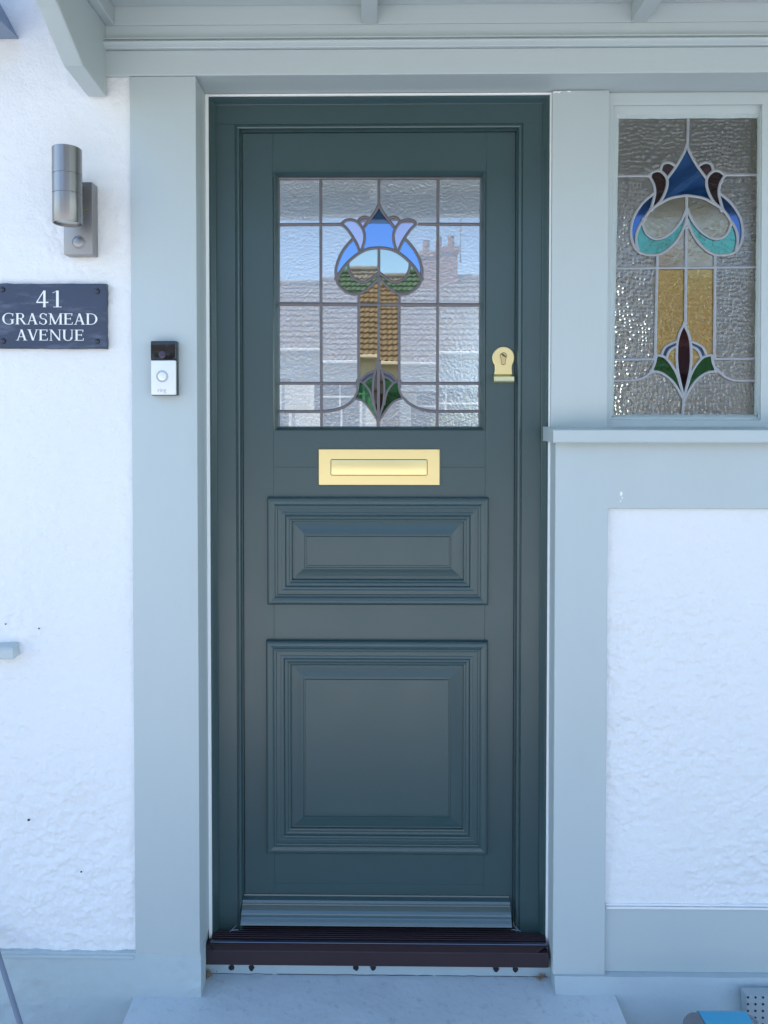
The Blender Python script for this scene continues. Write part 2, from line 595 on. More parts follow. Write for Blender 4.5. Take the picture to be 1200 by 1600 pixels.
# beads of render that run along the foot of the panel
part('panel_bead', M['render'], house, (xRL1 + 0.003, 1.5, -0.0575, -0.03, zBR1 + 0.0005, zBR1 + 0.006), (xRL1 + 0.003, 1.5, -0.0555, -0.03, zBR1 + 0.0075, zBR1 + 0.0125), bevel=0.0015)
part('post', M['sage'], house, (1.42, 1.55, -0.07, 0.1, zRL0, zLint0 - 0.0015), bevel=0.003)
# right plinth, battered and slightly lumpy
mb = MB()
nx = 60
rows = []
for j in range(16):
    k = j / 15
    z = zRL0 + 0.002 + (zPlG - zRL0) * k
    row = []
    for i in range(nx + 1):
        x = AX(867.5, 0.08, 1540) + (1.55 - AX(867.5, 0.08, 1540)) * i / nx
        h = 0.003 * noise.noise(Vector((x * 9, z * 16, 5))) + 0.0015 * noise.noise(Vector((x * 30, z * 50, 9)))
        row.append(Vector((x, -(0.071 + 0.045 * min(1, k * 2.4)) - h, z)))
    rows.append(row)
mb.strip(rows, True)
mb.strip([rows[0], [Vector((q.x, 0.1, q.z)) for q in rows[0]]], False)
lft = [r[0] for r in rows]
mb.strip([lft, [Vector((q.x, 0.1, q.z)) for q in lft]], False)
obj('plinth', mb, M['masonry'], house)
# riser under the threshold
part('riser', M['masonry'], house, (xPostL1 - 0.01, AX(867.5, 0.08, 1540) + 0.01, -0.028, 0.15, -0.1, AZ(1509, 0.028)), bevel=0)
for px, py in ((362, 1512), (393, 1512), (556, 1512), (583, 1511.5), (775, 1513.5), (805, 1514)):
    p = at(px, py, 0.0285)
    mb = MB()
    n = 9
    pts = [(math.cos(2 * math.pi * k / n) * 0.0075 * random.uniform(.8, 1.15), math.sin(2 * math.pi * k / n) * 0.0085 * random.uniform(.7, 1.1)) for k in range(n)]
    mb.prism(pts, lambda a, b: Vector((p.x + a, -0.026, p.z + b)), lambda a, b: Vector((p.x + a, -0.0292, p.z + b)))
    obj('drain_hole', mb, M['dark'], house)
# wall plugs and nail holes in the render
for px, py, r in ((45, 1281, .0036), (127, 1362, .0026), (61, 982, .0024), (9, 975, .0022)):
    p = at(px, py, 0.1 if px < 500 else 0.05)
    mb = MB()
    mb.ball((p.x, p.y - 0.0005, p.z), r, 0.002, r * 0.8, 7, 4)
    obj('nail_hole', mb, M['dark'], house)
# dirt-filled joint where the step meets the riser, broken here and there
x = xPostL1 + 0.012
while x < 0.42:
    L = random.uniform(0.02, 0.26)
    pts = []
    for k in range(9):
        xx = min(x + L * k / 8, 0.425)
        pts.append((xx, -0.0285, zStep + 0.0012 + 0.0022 * noise.noise(Vector((xx * 45, 3, 1)))))
    mb = MB()
    mb.tube(pts, random.uniform(0.0004, 0.0009), 5)
    obj('joint_crack', mb, M['grime'], house)
    x += L + random.uniform(-0.004, 0.012)
# lintel and its mouldings
part('lintel', M['sage_h'], house, (xEnd, 1.7, -dP, 0.1, zLint0, AZ(76, dP)), bevel=0.002)
zb0, zb1 = AZ(76, dP), AZ(60.5, dP)
mb = MB()
prof = [(0.05, zb0 + 0.0005), (0.112, zb0 + 0.0005)]
prof += [(0.113 + 0.011 * math.sin(math.pi * k / 8), zb0 + 0.002 + (zb1 - zb0 - 0.006) * k / 8) for k in range(9)]
prof += [(0.118, zb1 - 0.003), (0.118, zb1), (0.05, zb1)]
mb.prism(prof, lambda d, z: Vector((xEnd, -d, z)), lambda d, z: Vector((1.7, -d, z)))
obj('beam_bead', mb, M['sage_h'], house)
part('wall_plate', M['sage_h'], house, (xEnd, 1.7, -dP + 0.001, 0.1, zb1 + 0.0005, zLint1), bevel=0.0015)
# soffit behind the lintel, over frame and window
part('soffit', M['sage_h'], house, (xPostL1 + 0.0005, 1.6, 0.0, 0.1, zLint0 - 0.003, zLint0 + 0.05), bevel=0)
# filled chip in the rail
for px, py, a, b in ((970.5, 771.5, .0035, .0055), (969.5, 783, .002, .002), (972, 778, .0012, .004)):
    p = at(px, py, dL)
    mb = MB()
    mb.ball((p.x, p.y, p.z), a, 0.0012, b, 7, 4)
    obj('filler_chip', mb, M['chip'], house)

# ================================================================== CANOPY
canopy = thing('porch_canopy', (0.4, -0.1, zLint1), 'flat timber porch canopy with sage green brackets, rafters and boards above the door', 'canopy')
zR0, zR1 = zLint1 + 0.0005, AZ(8, dP)
CW = 1.32
part('frieze_board', M['sage_h'], canopy, (xEnd, 1.7, -0.1035, -0.021, zR0, zR1 + 0.02), bevel=0.001)
y = -0.104
k = 0
while y > -CW - 0.08:
    part('ceiling_board', M['sage_h'], canopy, (xEnd - 0.04, 1.75, y - 0.0955, y, zR1 + 0.0005 + 0.0006 * (k % 2), zR1 + 0.02), bevel=0.003)
    y -= 0.0965
    k += 1
for px in (577.5, 999):
    x = AX(px, dP, 30)
    part('rafter', M['sage'], canopy, (x - 0.0185, x + 0.0185, -CW, -0.1038, zR0 + 0.0004, zR1), bevel=0.002)
for x in (AX(577.5, dP, 30) - 0.62, AX(999, dP, 30) + 0.63):
    part('rafter', M['sage'], canopy, (x - 0.0185, x + 0.0185, -CW, -0.1038, zR0 + 0.0004, zR1), bevel=0.002)
part('front_beam', M['sage_h'], canopy, (xEnd - 0.05, 1.76, -CW - 0.07, -CW - 0.0005, zLint1 - 0.04, zR1 + 0.02), bevel=0.003)
part('canopy_roof', M['ownroof'], canopy, (xEnd - 0.12, 1.82, -CW - 0.13, -0.103, zR1 + 0.022, zR1 + 0.055), bevel=0.004)
# gallows brackets
zk = lambda py, d, px: at(px, py, d).z


def bracket(xr, th, right_cheek):
    z0 = AZ(149, dP, 168)
    P = [(0.1005, AZ(150, dP, 168)), (0.118, AZ(150.5, dP, 168)), (0.24, AZ(103, 0.24, 128)), (0.36, AZ(12, 0.36, 95)), (0.60, zR0 - 0.015), (0.60, zR0 - 0.001), (0.1005, zR0 - 0.001)]
    mb = MB()
    mb.prism(P, lambda d, z: Vector((xr - th, -d, z)), lambda d, z: Vector((xr, -d, z)))
    o = obj('bracket', mb, M['sage'], canopy)
    bv = o.modifiers.new('bevel', 'BEVEL')
    bv.width = 0.003
    bv.segments = 2
    part('bracket_cheek', M['sage_h'], canopy, (xr - th + 0.002, xr - 0.0015, -CW, -0.1005, zR0 + 0.0002, zR1 - 0.0005), bevel=0.0015)


xBr = AX(165.5, dP, 100)
bracket(xBr, AX(168, dP, 148) - AX(139, dP, 148), True)
bracket(1.70, 0.046, False)

# ================================================================== DOOR FRAME
frame = thing('door_frame', (0, 0, zStep), 'dark teal green door frame with moulded jambs and plum threshold', 'door frame')
fx0, fx1 = xPostL1 + 0.0045, AX(857, 0.0, 760)
fz1 = AZ(149.5, 0.0)
fz0 = AZ(1480, 0.0)
PROF = [(0.0, -0.06), (0.0, -0.001), (0.001, 0.0), (0.0070, 0.0), (0.0095, -0.003), (0.0155, -0.0105), (0.0175, -0.012), (0.0185, -0.0105), (0.0650, -0.0105),
        (0.0660, -0.0125), (0.0672, -0.0125), (0.0690, -0.0095), (0.0725, -0.0085), (0.0755, -0.0100), (0.0770, -0.0140), (0.0775, -0.0240), (0.0800, -0.0240), (0.0805, -0.060)]
for side, nm in (('L', 'jamb'), ('R', 'jamb'), ('T', 'frame_head')):
    mb = MB()
    side_strip(mb, fx0, fx1, fz0, fz1, PROF, side, ext=1.0)
    obj(nm, mb, M['green'], frame, fix=True)
# hairline joint of head and jambs
for a, b in ((fx0 + 0.0186, fx0 + 0.0648), (fx1 - 0.0648, fx1 - 0.0186)):
    part('frame_joint', M['green'], frame, (a, b, 0.0096, 0.012, fz1 - 0.0655, fz1 - 0.0648))
# sealant round the frame
mb = MB()
mb.box(xPostL1 - 0.001, fx0 + 0.0022, -0.007, -0.0003, AZ(1466, 0), fz1 + 0.004, bevel=0.001)
obj('sealant', mb, M['white'], frame)
mb = MB()
mb.box(xPostL1 + 0.007, xRU0 + 0.003, -0.007, -0.0003, fz1 - 0.0015, zLint0 - 0.0015, bevel=0.001)
obj('sealant', mb, M['white'], frame)
mb = MB()
mb.box(fx1 - 0.002, max(xRU0, fx1 + 0.006), -0.008, -0.0003, zSillT - 0.02, fz1 - 0.002, bevel=0.001)
mb.box(fx1 - 0.0022, fx1 + 0.0035, -0.008, -0.0003, AZ(1480, 0), zSillT - 0.0205, bevel=0.001)
obj('sealant', mb, M['white'], frame)
# caulk smeared over the head of the right post
mb = MB()
for px, py in ((866, 143.5), (869, 143), (873, 143.5), (876, 142.5), (888, 142), (890, 142.2)):
    p = at(px, py, 0.0185)
    mb.ball((p.x, p.y, p.z - 0.001), random.uniform(.002, .0042), 0.0014, random.uniform(.0012, .002), 7, 4)
o = obj('sealant_smear', mb, M['white'], frame)
o['kind'] = 'stuff'
# threshold
tx0, tx1 = AX(315.5, 0.05, 1498), AX(857.5, 0.05, 1500)
zT1 = AZ(1487.5, 0.05)
zT0 = AZ(1510.5, 0.05)
part('threshold', M['threshold'], frame, (tx0, tx1, -0.05, -0.0285, zT0, zT1), (tx0 + 0.004, tx1 - 0.006, -0.0288, 0.10, zT0 + 0.004, zT1 - 0.001), bevel=0.0015)
xa, xb = fx0 + 0.0035, fx1 - 0.0035
mb = MB()
mb.prism([(0.0485, zT1 + 0.0002), (0.034, zT1 + 0.007), (0.030, zT1 + 0.0075), (-0.08, zT1 + 0.0075), (-0.08, zT1 + 0.0002)],
         lambda d, z: Vector((tx0 + 0.03 if d > 0.04 else xa, -d, z)), lambda d, z: Vector((tx1 - 0.03 if d > 0.04 else xb, -d, z)))
obj('threshold_tread', mb, M['threshold'], frame)
part('threshold_trim', M['alu'], frame, (xa + 0.001, xb - 0.001, -0.0345, -0.025, zT1 + 0.0078, zT1 + 0.0105), bevel=0.001)
for k in range(6):
    d = 0.016 - k * 0.0075
    part('tread_rib', M['threshold'], frame, (xa + 0.001, xb - 0.001, -d - 0.0022, -d + 0.0022, zT1 + 0.0077, zT1 + 0.0105), bevel=0.0008)
part('threshold_trim', M['alu'], frame, (xa + 0.06, xb - 0.06, 0.0295, 0.034, zT1 + 0.0078, zT1 + 0.014), bevel=0.001)
# frayed sealant tails where the jambs meet the threshold
for px, sgn in ((363, 1), (809, -1)):
    p = at(px, 1453, -0.005)
    mb = MB()
    mb.tube([p + Vector((-0.006 * sgn, -0.004, -0.002)), p + Vector((0.0, -0.003, 0.003)), p + Vector((0.008 * sgn, 0.004, 0.008)), p + Vector((0.011 * sgn, 0.006, 0.016))], 0.0011, 6)
    mb.tube([p + Vector((0.0, -0.003, 0.001)), p + Vector((0.011 * sgn, -0.002, 0.002)), p + Vector((0.016 * sgn, -0.001, 0.001))], 0.0013, 6)
    obj('sealant_tail', mb, M['alu'], frame)

# ================================================================== DOOR
dD = -0.028                                        # face of the door leaf
ix0, ix1 = fx0 + 0.079, fx1 - 0.079
izT = fz1 - 0.079
izB = AZ(1449, dD)
door = thing('front_door', (0, -dD, izB), 'dark teal green front door with stained glass light, two moulded panels and brass letter plate', 'door')
gx0, gx1 = AX(428.5, dD, 480), AX(757.5, dD, 480)
gz1, gz0 = AZ(268, dD), AZ(673, dD)
yb = -dD + 0.05
bv = 0.0003
sx0, sx1 = AX(428, dD, 900), AX(757.5, dD, 900)
zl = [AZ(730, dD), AZ(1381, dD)]
part('stile', M['green'], door, (ix0 + 0.002, sx0 - 0.0001, -dD, yb, izB, izT - 0.002), bevel=bv)
part('stile', M['green'], door, (sx1 + 0.0001, ix1 - 0.002, -dD, yb, izB, izT - 0.002), bevel=bv)
part('rail', M['green'], door, (sx0 + 0.0001, sx1 - 0.0001, -dD, yb, gz1, izT - 0.002), bevel=bv)
part('rail', M['green'], door, (sx0 + 0.0001, sx1 - 0.0001, -dD, yb, zl[0] + 0.0001, gz0), bevel=bv)
part('rail', M['green'], door, (sx0 + 0.0001, sx1 - 0.0001, -dD, yb, zl[1] + 0.0001, zl[0] - 0.0001), bevel=bv)
part('rail', M['green'], door, (sx0 + 0.0001, sx1 - 0.0001, -dD, yb, izB, zl[1] - 0.0001), bevel=bv)

# glazing bead
dG = dD - 0.016
mb = MB()
GP = [(0.0, dD - 0.001), (0.0005, dD + 0.003), (0.0018, dD + 0.0035), (0.0032, dD + 0.002), (0.009, dD - 0.007), (0.0105, dD - 0.012), (0.0125, dD - 0.02)]
for s_ in 'LRTB':
    side_strip(mb, gx0 - 0.0008, gx1 + 0.0008, gz0 - 0.0008, gz1 + 0.0008, GP, s_)
obj('glazing_bead', mb, M['green'], door)

# moulded panels
PX_M = 1 / 609.0
PP = [(0, 0), (0.6, 9), (2.5, 12.5), (4.5, 14), (7.0, 14.3), (10.0, 13), (12.0, 11.0), (12.8, 8.6), (13.6, 9.2), (15.0, 9.8), (16.2, 9.2), (16.8, 6.4), (17.8, 6.6),
      (22.5, 7.4), (23.5, 6.6), (24.8, 7.6), (26.5, 7.8), (28.2, 6.4), (29.0, 3.0), (30.0, 4.2), (32.0, 4.8), (34.0, 3.6), (35.0, 1.5), (36.2, 2.4), (37.8, 1.6), (38.8, -1.0), (39.3, -6.5),
      (40.3, -6.8), (44, -5.6), (50, -2.6), (55.5, 1.0), (57.8, 1.8), (58.3, -0.6), (60.6, -0.6), (61.2, 2.2), (62.0, 2.8)]


def raised_panel(l, r, t, b):
    x0, x1 = AX(l, dD + .014, (t + b) / 2), AX(r, dD + .014, (t + b) / 2)
    z1, z0 = AZ(t, dD + .014), AZ(b, dD + .014)
    prof = [(o * PX_M, dD + h / 1000.0) for o, h in PP]
    i_m = next(i for i, p in enumerate(PP) if p[0] == 39.3)
    mb = MB()
    for s_ in 'LRTB':
        side_strip(mb, x0, x1, z0, z1, prof[:i_m + 1], s_)
    mo = obj('panel_moulding', mb, M['green'], door)
    mb = MB()
    for s_ in 'LRTB':
        side_strip(mb, x0, x1, z0, z1, prof[i_m:], s_)
    o, d = prof[-1]
    mb.face([(x0 + o, -d, z0 + o), (x1 - o, -d, z0 + o), (x1 - o, -d, z1 - o), (x0 + o, -d, z1 - o)])
    obj('raised_panel', mb, M['green'], door)
    return x0, x1, z0, z1


# the solid rail is cut back behind each panel's sunk margin, so carry the panels proud by their own depth
PP = [(o, h * 0.78 + 5.5) if o > 0 else (o, h) for o, h in PP]
raised_panel(417, 764, 777.5, 946)
raised_panel(415.5, 763, 1002.5, 1336)

# weather bar
wx0, wx1 = AX(376.5, dD + 0.04, 1425), AX(799.5, dD + 0.04, 1425)
wz1, wz0 = AZ(1399, dD + 0.005), AZ(1448, dD + 0.045)
h = wz1 - wz0
WP = [(0.0, 1.0), (0.003, 0.985), (0.004, 0.93), (0.008, 0.905), (0.0155, 0.86), (0.0175, 0.81), (0.0180, 0.76), (0.0178, 0.70), (0.0185, 0.66), (0.022, 0.62), (0.029, 0.53), (0.0335, 0.44), (0.0348, 0.39),
      (0.0350, 0.32), (0.0349, 0.27), (0.0365, 0.23), (0.0415, 0.14), (0.0450, 0.05), (0.0455, 0.02), (0.045, 0.0)]
mb = MB()
poly = [(dD + a, wz0 + h * b) for a, b in WP] + [(dD + 0.001, wz0 + 0.004)]
n = len(poly)
A_ = [Vector((wx0, -a, b)) for a, b in poly]
B_ = [Vector((wx1, -a, b)) for a, b in poly]
mb.strip([A_, B_], False, True)
mb.face(list(reversed(A_)))
mb.face(B_)
obj('weather_bar', mb, mat('weather bar enamel', (0.026, 0.066, 0.070), 0.24, bump=0.00006, bump_scale=90, spec=1.0, coat=1.0), door)

# letter plate
lx0, lx1 = AX(497.5, dD + .006, 730), AX(687.5, dD + .006, 730)
lz1, lz0 = AZ(701.5, dD + .006), AZ(758.5, dD + .006)
a0, a1 = AX(516.5, dD + .005, 730), AX(668, dD + .005, 730)
b1, b0 = AZ(717.5, dD + .005), AZ(743, dD + .005)
mb = MB()
LPf = [(0, dD), (0, dD + 0.0045), (0.0015, dD + 0.0060), (0.003, dD + 0.006)]
for s_ in 'LRTB':
    side_strip(mb, lx0, lx1, lz0, lz1, LPf, s_)
# plate face as a ring round a rounded slot
cr = 0.004
slot = []
for cx, cz, a in ((a1 - cr, b1 - cr, 0), (a0 + cr, b1 - cr, 90), (a0 + cr, b0 + cr, 180), (a1 - cr, b0 + cr, 270)):
    for k in range(5):
        t = R(a + 22.5 * k)
        slot.append((cx + cr * math.cos(t), cz + cr * math.sin(t)))
oc = [(lx1 - .003, lz1 - .003), (lx0 + .003, lz1 - .003), (lx0 + .003, lz0 + .003), (lx1 - .003, lz0 + .003)]
yy = -(dD + 0.006)
for q in range(4):
    seg = slot[q * 5:(q + 1) * 5]
    for k in range(4):
        mb.face([(oc[q][0], yy, oc[q][1]), (seg[k + 1][0], yy, seg[k + 1][1]), (seg[k][0], yy, seg[k][1])])
    nxt = slot[((q + 1) % 4) * 5]
    mb.face([(oc[q][0], yy, oc[q][1]), (oc[(q + 1) % 4][0], yy, oc[(q + 1) % 4][1]), (nxt[0], yy, nxt[1]), (seg[-1][0], yy, seg[-1][1])])
rr = [[Vector((x, yy, z)) for x, z in slot], [Vector((x, yy + 0.005, z)) for x, z in slot]]
mb.strip(rr, False, True)
plate = obj('letter_plate', mb, M['brass'], door)
part('flap', M['brass'], plate, (a0 + 0.0012, a1 - 0.0012, -(dD + 0.0022), -(dD - 0.002), b0 + 0.0012, b1 - 0.0022), bevel=0.001, seg=2)

# lock pull
cpx = AX(786.5, dD + .006, 560)
cz = AZ(559, dD + .006, 786)
r0 = AX(804, dD + .006, 560) - cpx
zb_, zt_ = AZ(597, dD + .012, 786), AZ(588, dD + .012, 786)
zn = AZ(576, dD + .006, 786)
out = []
for k in range(25):
    t = R(-38 + 256 * k / 24)
    out.append((cpx + r0 * math.cos(t), cz + r0 * math.sin(t)))
wn = r0 * 0.76
out += [(cpx - wn * 1.0, zn), (cpx - wn * 1.02, zn - 0.006), (cpx - wn * 1.12, zt_ + 0.001), (cpx - wn * 1.12, zb_ + .002), (cpx + wn * 1.12, zb_ + .002), (cpx + wn * 1.12, zt_ + 0.001), (cpx + wn * 1.02, zn - 0.006), (cpx + wn, zn)]
mb = MB()
mb.prism(out, lambda x, z: Vector((x, -dD, z)), lambda x, z: Vector((x, -(dD + 0.007), z)))
pull = obj('lock_pull', mb, M['brass'], door)
bvm = pull.modifiers.new('bevel', 'BEVEL')
bvm.width = 0.0018
bvm.segments = 2
bvm.limit_method = 'ANGLE'
mb = MB()
mb.prism([(0.0, zb_), (0.017, zb_ - 0.0005), (0.0195, zb_ + 0.003), (0.0175, zt_ - 0.001), (0.010, zt_ + 0.003), (0.0065, zt_ + 0.006), (0.0, zt_ + 0.006)],
         lambda d, z: Vector((cpx - wn * 1.18, -(dD + d), z)), lambda d, z: Vector((cpx + wn * 1.18, -(dD + d), z)))
obj('finger_lip', mb, M['brass'], pull)
# euro cylinder: round head over a drop-shaped tail, and its key slot
mb = MB()
eu = []
for k in range(17):
    t = R(-50 + 280 * k / 16)
    eu.append((cpx + 0.0082 * math.cos(t), cz + 0.004 + 0.0082 * math.sin(t)))
for k in range(9):
    t = R(180 + 180 * k / 8)
    eu.append((cpx + 0.0052 * math.cos(t), cz - 0.012 + 0.0052 * math.sin(t)))
mb.prism(eu, lambda x, z: Vector((x, -(dD + 0.004), z)), lambda x, z: Vector((x, -(dD + 0.0082), z)))
obj('lock_cylinder', mb, mat('cylinder brass', (0.62, 0.46, 0.22), 0.45, metal=1.0), pull)
mb = MB()
rows = []
for x, z in eu + [eu[0]]:
    c = Vector((cpx, 0, cz - 0.003))
    dv = (Vector((x, 0, z)) - c).normalized()
    p = Vector((x, -(dD + 0.0083), z))
    rows.append([p - dv * 0.0002, p + Vector((0, -0.0008, 0)) + dv * 0.0006, p + dv * 0.0013])
mb.strip(rows, False)
obj('cylinder_rim', mb, M['brass_dark'], pull)
mb = MB()
mb.prism([(-0.006, 0.006), (-0.003, 0.0075), (0.007, 0.0005), (0.006, -0.002), (0.002, -0.0005), (-0.002, 0.002)], lambda x, z: Vector((cpx + x, -(dD + 0.0080), cz + 0.003 + z)),
         lambda x, z: Vector((cpx + x, -(dD + 0.0086), cz + 0.003 + z)))
obj('key_slot', mb, M['dark'], pull)


# ================================================================== LEADED LIGHTS
def arrange(polylines):
    """Split crossing polylines at their meetings and return the closed cells between them."""
    segs = []
    for pl in polylines:
        for a, b in zip(pl[:-1], pl[1:]):
            if math.dist(a, b) > 0.05:
                segs.append((a, b))
    cuts = [[0.0, 1.0] for _ in segs]
    bb = [(min(a[0], b[0]), max(a[0], b[0]), min(a[1], b[1]), max(a[1], b[1])) for a, b in segs]
    for i in range(len(segs)):
        (ax, ay), (bx, by) = segs[i]
        for j in range(i + 1, len(segs)):
            if bb[i][1] < bb[j][0] - .01 or bb[j][1] < bb[i][0] - .01 or bb[i][3] < bb[j][2] - .01 or bb[j][3] < bb[i][2] - .01:
                continue
            (cx, cy), (dx, dy) = segs[j]
            den = (bx - ax) * (dy - cy) - (by - ay) * (dx - cx)
            if abs(den) < 1e-9:
                continue
            t = ((cx - ax) * (dy - cy) - (cy - ay) * (dx - cx)) / den
            s = ((cx - ax) * (by - ay) - (cy - ay) * (bx - ax)) / den
            if -1e-6 <= t <= 1 + 1e-6 and -1e-6 <= s <= 1 + 1e-6:
                cuts[i].append(min(1, max(0, t)))
                cuts[j].append(min(1, max(0, s)))
    nodes, key = [], {}

    def node(p):
        for ox in (0, -1, 1):
            for oy in (0, -1, 1):
                k = (round(p[0] / 0.2) + ox, round(p[1] / 0.2) + oy)
                if k in key and math.dist(nodes[key[k]], p) < 0.15:
                    return key[k]
        key[(round(p[0] / 0.2), round(p[1] / 0.2))] = len(nodes)
        nodes.append(p)
        return len(nodes) - 1
    adj = {}
    for (a, b), c in zip(segs, cuts):
        c = sorted(set(c))
        ids = [node((a[0] + (b[0] - a[0]) * t, a[1] + (b[1] - a[1]) * t)) for t in c]
        for u, v in zip(ids[:-1], ids[1:]):
            if u != v:
                adj.setdefault(u, set()).add(v)
                adj.setdefault(v, set()).add(u)
    todo = [u for u in adj if len(adj[u]) == 1]
    while todo:
        u = todo.pop()
        if len(adj[u]) != 1:
            continue
        v = adj[u].pop()
        adj[v].discard(u)
        if len(adj[v]) == 1:
            todo.append(v)
    order = {u: sorted(vs_, key=lambda v: math.atan2(nodes[v][1] - nodes[u][1], nodes[v][0] - nodes[u][0])) for u, vs_ in adj.items() if vs_}
    seen, cells = set(), []
    for u in order:
        for v in order[u]:
            if (u, v) in seen:
                continue
            loop, a, b = [], u, v
            while (a, b) not in seen:
                seen.add((a, b))
                loop.append(nodes[a])
                o = order[b]
                k = o.index(a)
                a, b = b, o[(k - 1) % len(o)]
            area = 0.5 * sum(p[0] * q[1] - q[0] * p[1] for p, q in zip(loop, loop[1:] + loop[:1]))
            if area > 6:
                cells.append((area, loop))
    return cells


def inside(p, poly):
    c = False
    for (x1, y1), (x2, y2) in zip(poly, poly[1:] + poly[:1]):
        if (y1 > p[1]) != (y2 > p[1]) and p[0] < (x2 - x1) * (p[1] - y1) / (y2 - y1) + x1:
            c = not c
    return c


def extend(pl, e0=4.0, e1=4.0):
    pl = list(pl)
    a, b = pl[0], pl[1]
    L = math.dist(a, b) or 1
    if e0:
        pl.insert(0, (a[0] + (a[0] - b[0]) / L * e0, a[1] + (a[1] - b[1]) / L * e0))
    a, b = pl[-1], pl[-2]
    L = math.dist(a, b) or 1
    if e1:
        pl.append((a[0] + (a[0] - b[0]) / L * e1, a[1] + (a[1] - b[1]) / L * e1))
    return pl


def leaded(parent, quad, lines, seeds, default, d, lead_mat, w_px, blobs, name='leaded_light', hgt=0.0028):
    """quad: corner pixels TL, TR, BR, BL. lines: [(pts, width factor)]."""
    border = [quad[0], quad[1], quad[2], quad[3], quad[0]]
    cells = arrange([border] + [extend(l) for l, _ in lines])
    s = (F / (1.86 - d))
    w = w_px / s
    mb = MB()

    def to3(p, off=0.0):
        q = at(p[0], p[1], d)
        return Vector((q.x, q.y - off, q.z))
    lay = 0
    for pts, wf in lines + [(border, 1.2)]:
        lay += 1
        P3 = [to3(p) for p in pts]
        rows = []
        for i, p in enumerate(P3):
            t = (P3[min(i + 1, len(P3) - 1)] - P3[max(0, i - 1)])
            if t.length < 1e-7:
                continue
            t.normalize()
            nn = Vector((-t.z, 0, t.x))
            row = []
            for k in range(7):
                a = math.pi * k / 6
                row.append(p + nn * (w * wf / 2 * math.cos(a)) + Vector((0, -(0.0006 + (hgt + 0.00012 * (lay % 5)) * math.sin(a) ** 0.7), 0)))
            rows.append(row)
        mb.strip(rows, True)
    for bx, by in blobs:
        q = to3((bx, by), hgt * 0.7)
        r = w * random.uniform(0.72, 0.92)
        mb.ball(q, r, hgt * 0.75, r * random.uniform(.85, 1.1), 9, 6)
    came = obj(name, mb, lead_mat, parent)
    for area, loop in cells:
        mname = default
        for sx, sy, m_ in seeds:
            if inside((sx, sy), loop):
                mname = m_
        c2 = (sum(p[0] for p in loop) / len(loop), sum(p[1] for p in loop) / len(loop))
        pts = [to3(p) for p in loop]
        o = to3(c2)
        mb = MB()
        # a pane is a thin slab with its rim just inside the lead
        tx, tz = random.gauss(0, 0.003), random.gauss(0, 0.003)
        fr = [Vector((p.x, -d + 0.0006 + (p.x - o.x) * tx + (p.z - o.z) * tz, p.z)) for p in pts]
        bk = [q + Vector((0, 0.003, 0)) for q in fr]
        n = len(fr)
        mb.add(fr + bk, [tuple(range(n)), tuple(range(2 * n - 1, n - 1, -1))] + [(i, (i + 1) % n, n + (i + 1) % n, n + i) for i in range(n)])
        obj('glass_pane', mb, M[mname], came, origin=(o.x, -d, o.z))
    return came


# ---- glass colours
M['g_clear'] = glass('door textured glass', (0.55, 0.62, 0.68), 0.44, 'fine', 0.0026, 150, 0.12, (0.98, 0.98, 0.99), 0.40)
M['g_blue'] = glass('door blue glass', (0.16, 0.34, 0.75), 0.30, 'fine', 0.00001, 40, 0.01, (0.46, 0.70, 1.0))
M['g_lilac'] = glass('door lilac glass', (0.62, 0.52, 0.72), 0.30, 'fine', 0.00001, 40, 0.01, (0.84, 0.82, 0.93))
M['g_pale'] = glass('door pale glass', (0.55, 0.62, 0.60), 0.30, 'fine', 0.00002, 40, 0.01, (0.92, 0.97, 0.93))
M['g_green'] = glass('door green glass', (0.22, 0.50, 0.36), 0.28, 'fine', 0.00001, 40, 0.01, (0.50, 0.78, 0.62))
M['g_gold'] = glass('door amber glass', (0.50, 0.40, 0.18), 0.30, 'fine', 0.00002, 40, 0.01, (0.90, 0.82, 0.58))
M['g_leaf'] = glass('door leaf green glass', (0.05, 0.32, 0.12), 0.22, 'streaky', 0.0003, 60, 0.03, (0.30, 0.72, 0.40))
M['g_ruby'] = glass('door ruby glass', (0.20, 0.08, 0.10), 0.22, 'fine', 0.00003, 40, 0.02, (0.62, 0.55, 0.58))
M['g_navy'] = glass('door navy glass', (0.10, 0.14, 0.32), 0.22, 'fine', 0.00003, 40, 0.02, (0.48, 0.52, 0.72))

M['w_clear'] = glass('hammered glass', (0.92, 0.91, 0.88), 0.09, 'hammered', 0.0040, 98, 0.05, (0.9, 0.95, 1.0), 0.12)
M['w_blue'] = glass('window blue glass', (0.07, 0.32, 0.82), 0.14, 'fine', 0.0001, 60, 0.05, (0.30, 0.62, 1.0), 0.2)
M['w_sky'] = glass('window mid blue glass', (0.12, 0.34, 0.80), 0.12, 'fine', 0.0001, 60, 0.05, (0.40, 0.62, 1.0), 0.2)
M['w_ruby'] = glass('window ruby glass', (0.16, 0.03, 0.03), 0.06, 'streaky', 0.001, 70, 0.05, (0.8, 0.55, 0.5), 0.2)
M['w_plum'] = glass('window plum glass', (0.30, 0.16, 0.18), 0.09, 'fine', 0.0002, 70, 0.05, (0.75, 0.55, 0.6), 0.2)
M['w_deep'] = glass('window deep ruby glass', (0.09, 0.004, 0.02), 0.04, 'fine', 0.0002, 50, 0.05, (0.8, 0.4, 0.5), 0.2)
M['w_cream'] = glass('window cream glass', (0.95, 0.87, 0.66), 0.12, 'streaky', 0.0012, 55, 0.08, (0.95, 0.92, 0.86), 0.2)
M['w_green'] = glass('window sea green glass', (0.16, 0.62, 0.42), 0.16, 'streaky', 0.0005, 50, 0.05, (0.42, 0.80, 0.72), 0.2)
M['w_gold'] = glass('window amber glass', (1.0, 0.84, 0.42), 0.14, 'streaky', 0.0022, 75, 0.06, (1.0, 0.84, 0.5), 0.2)
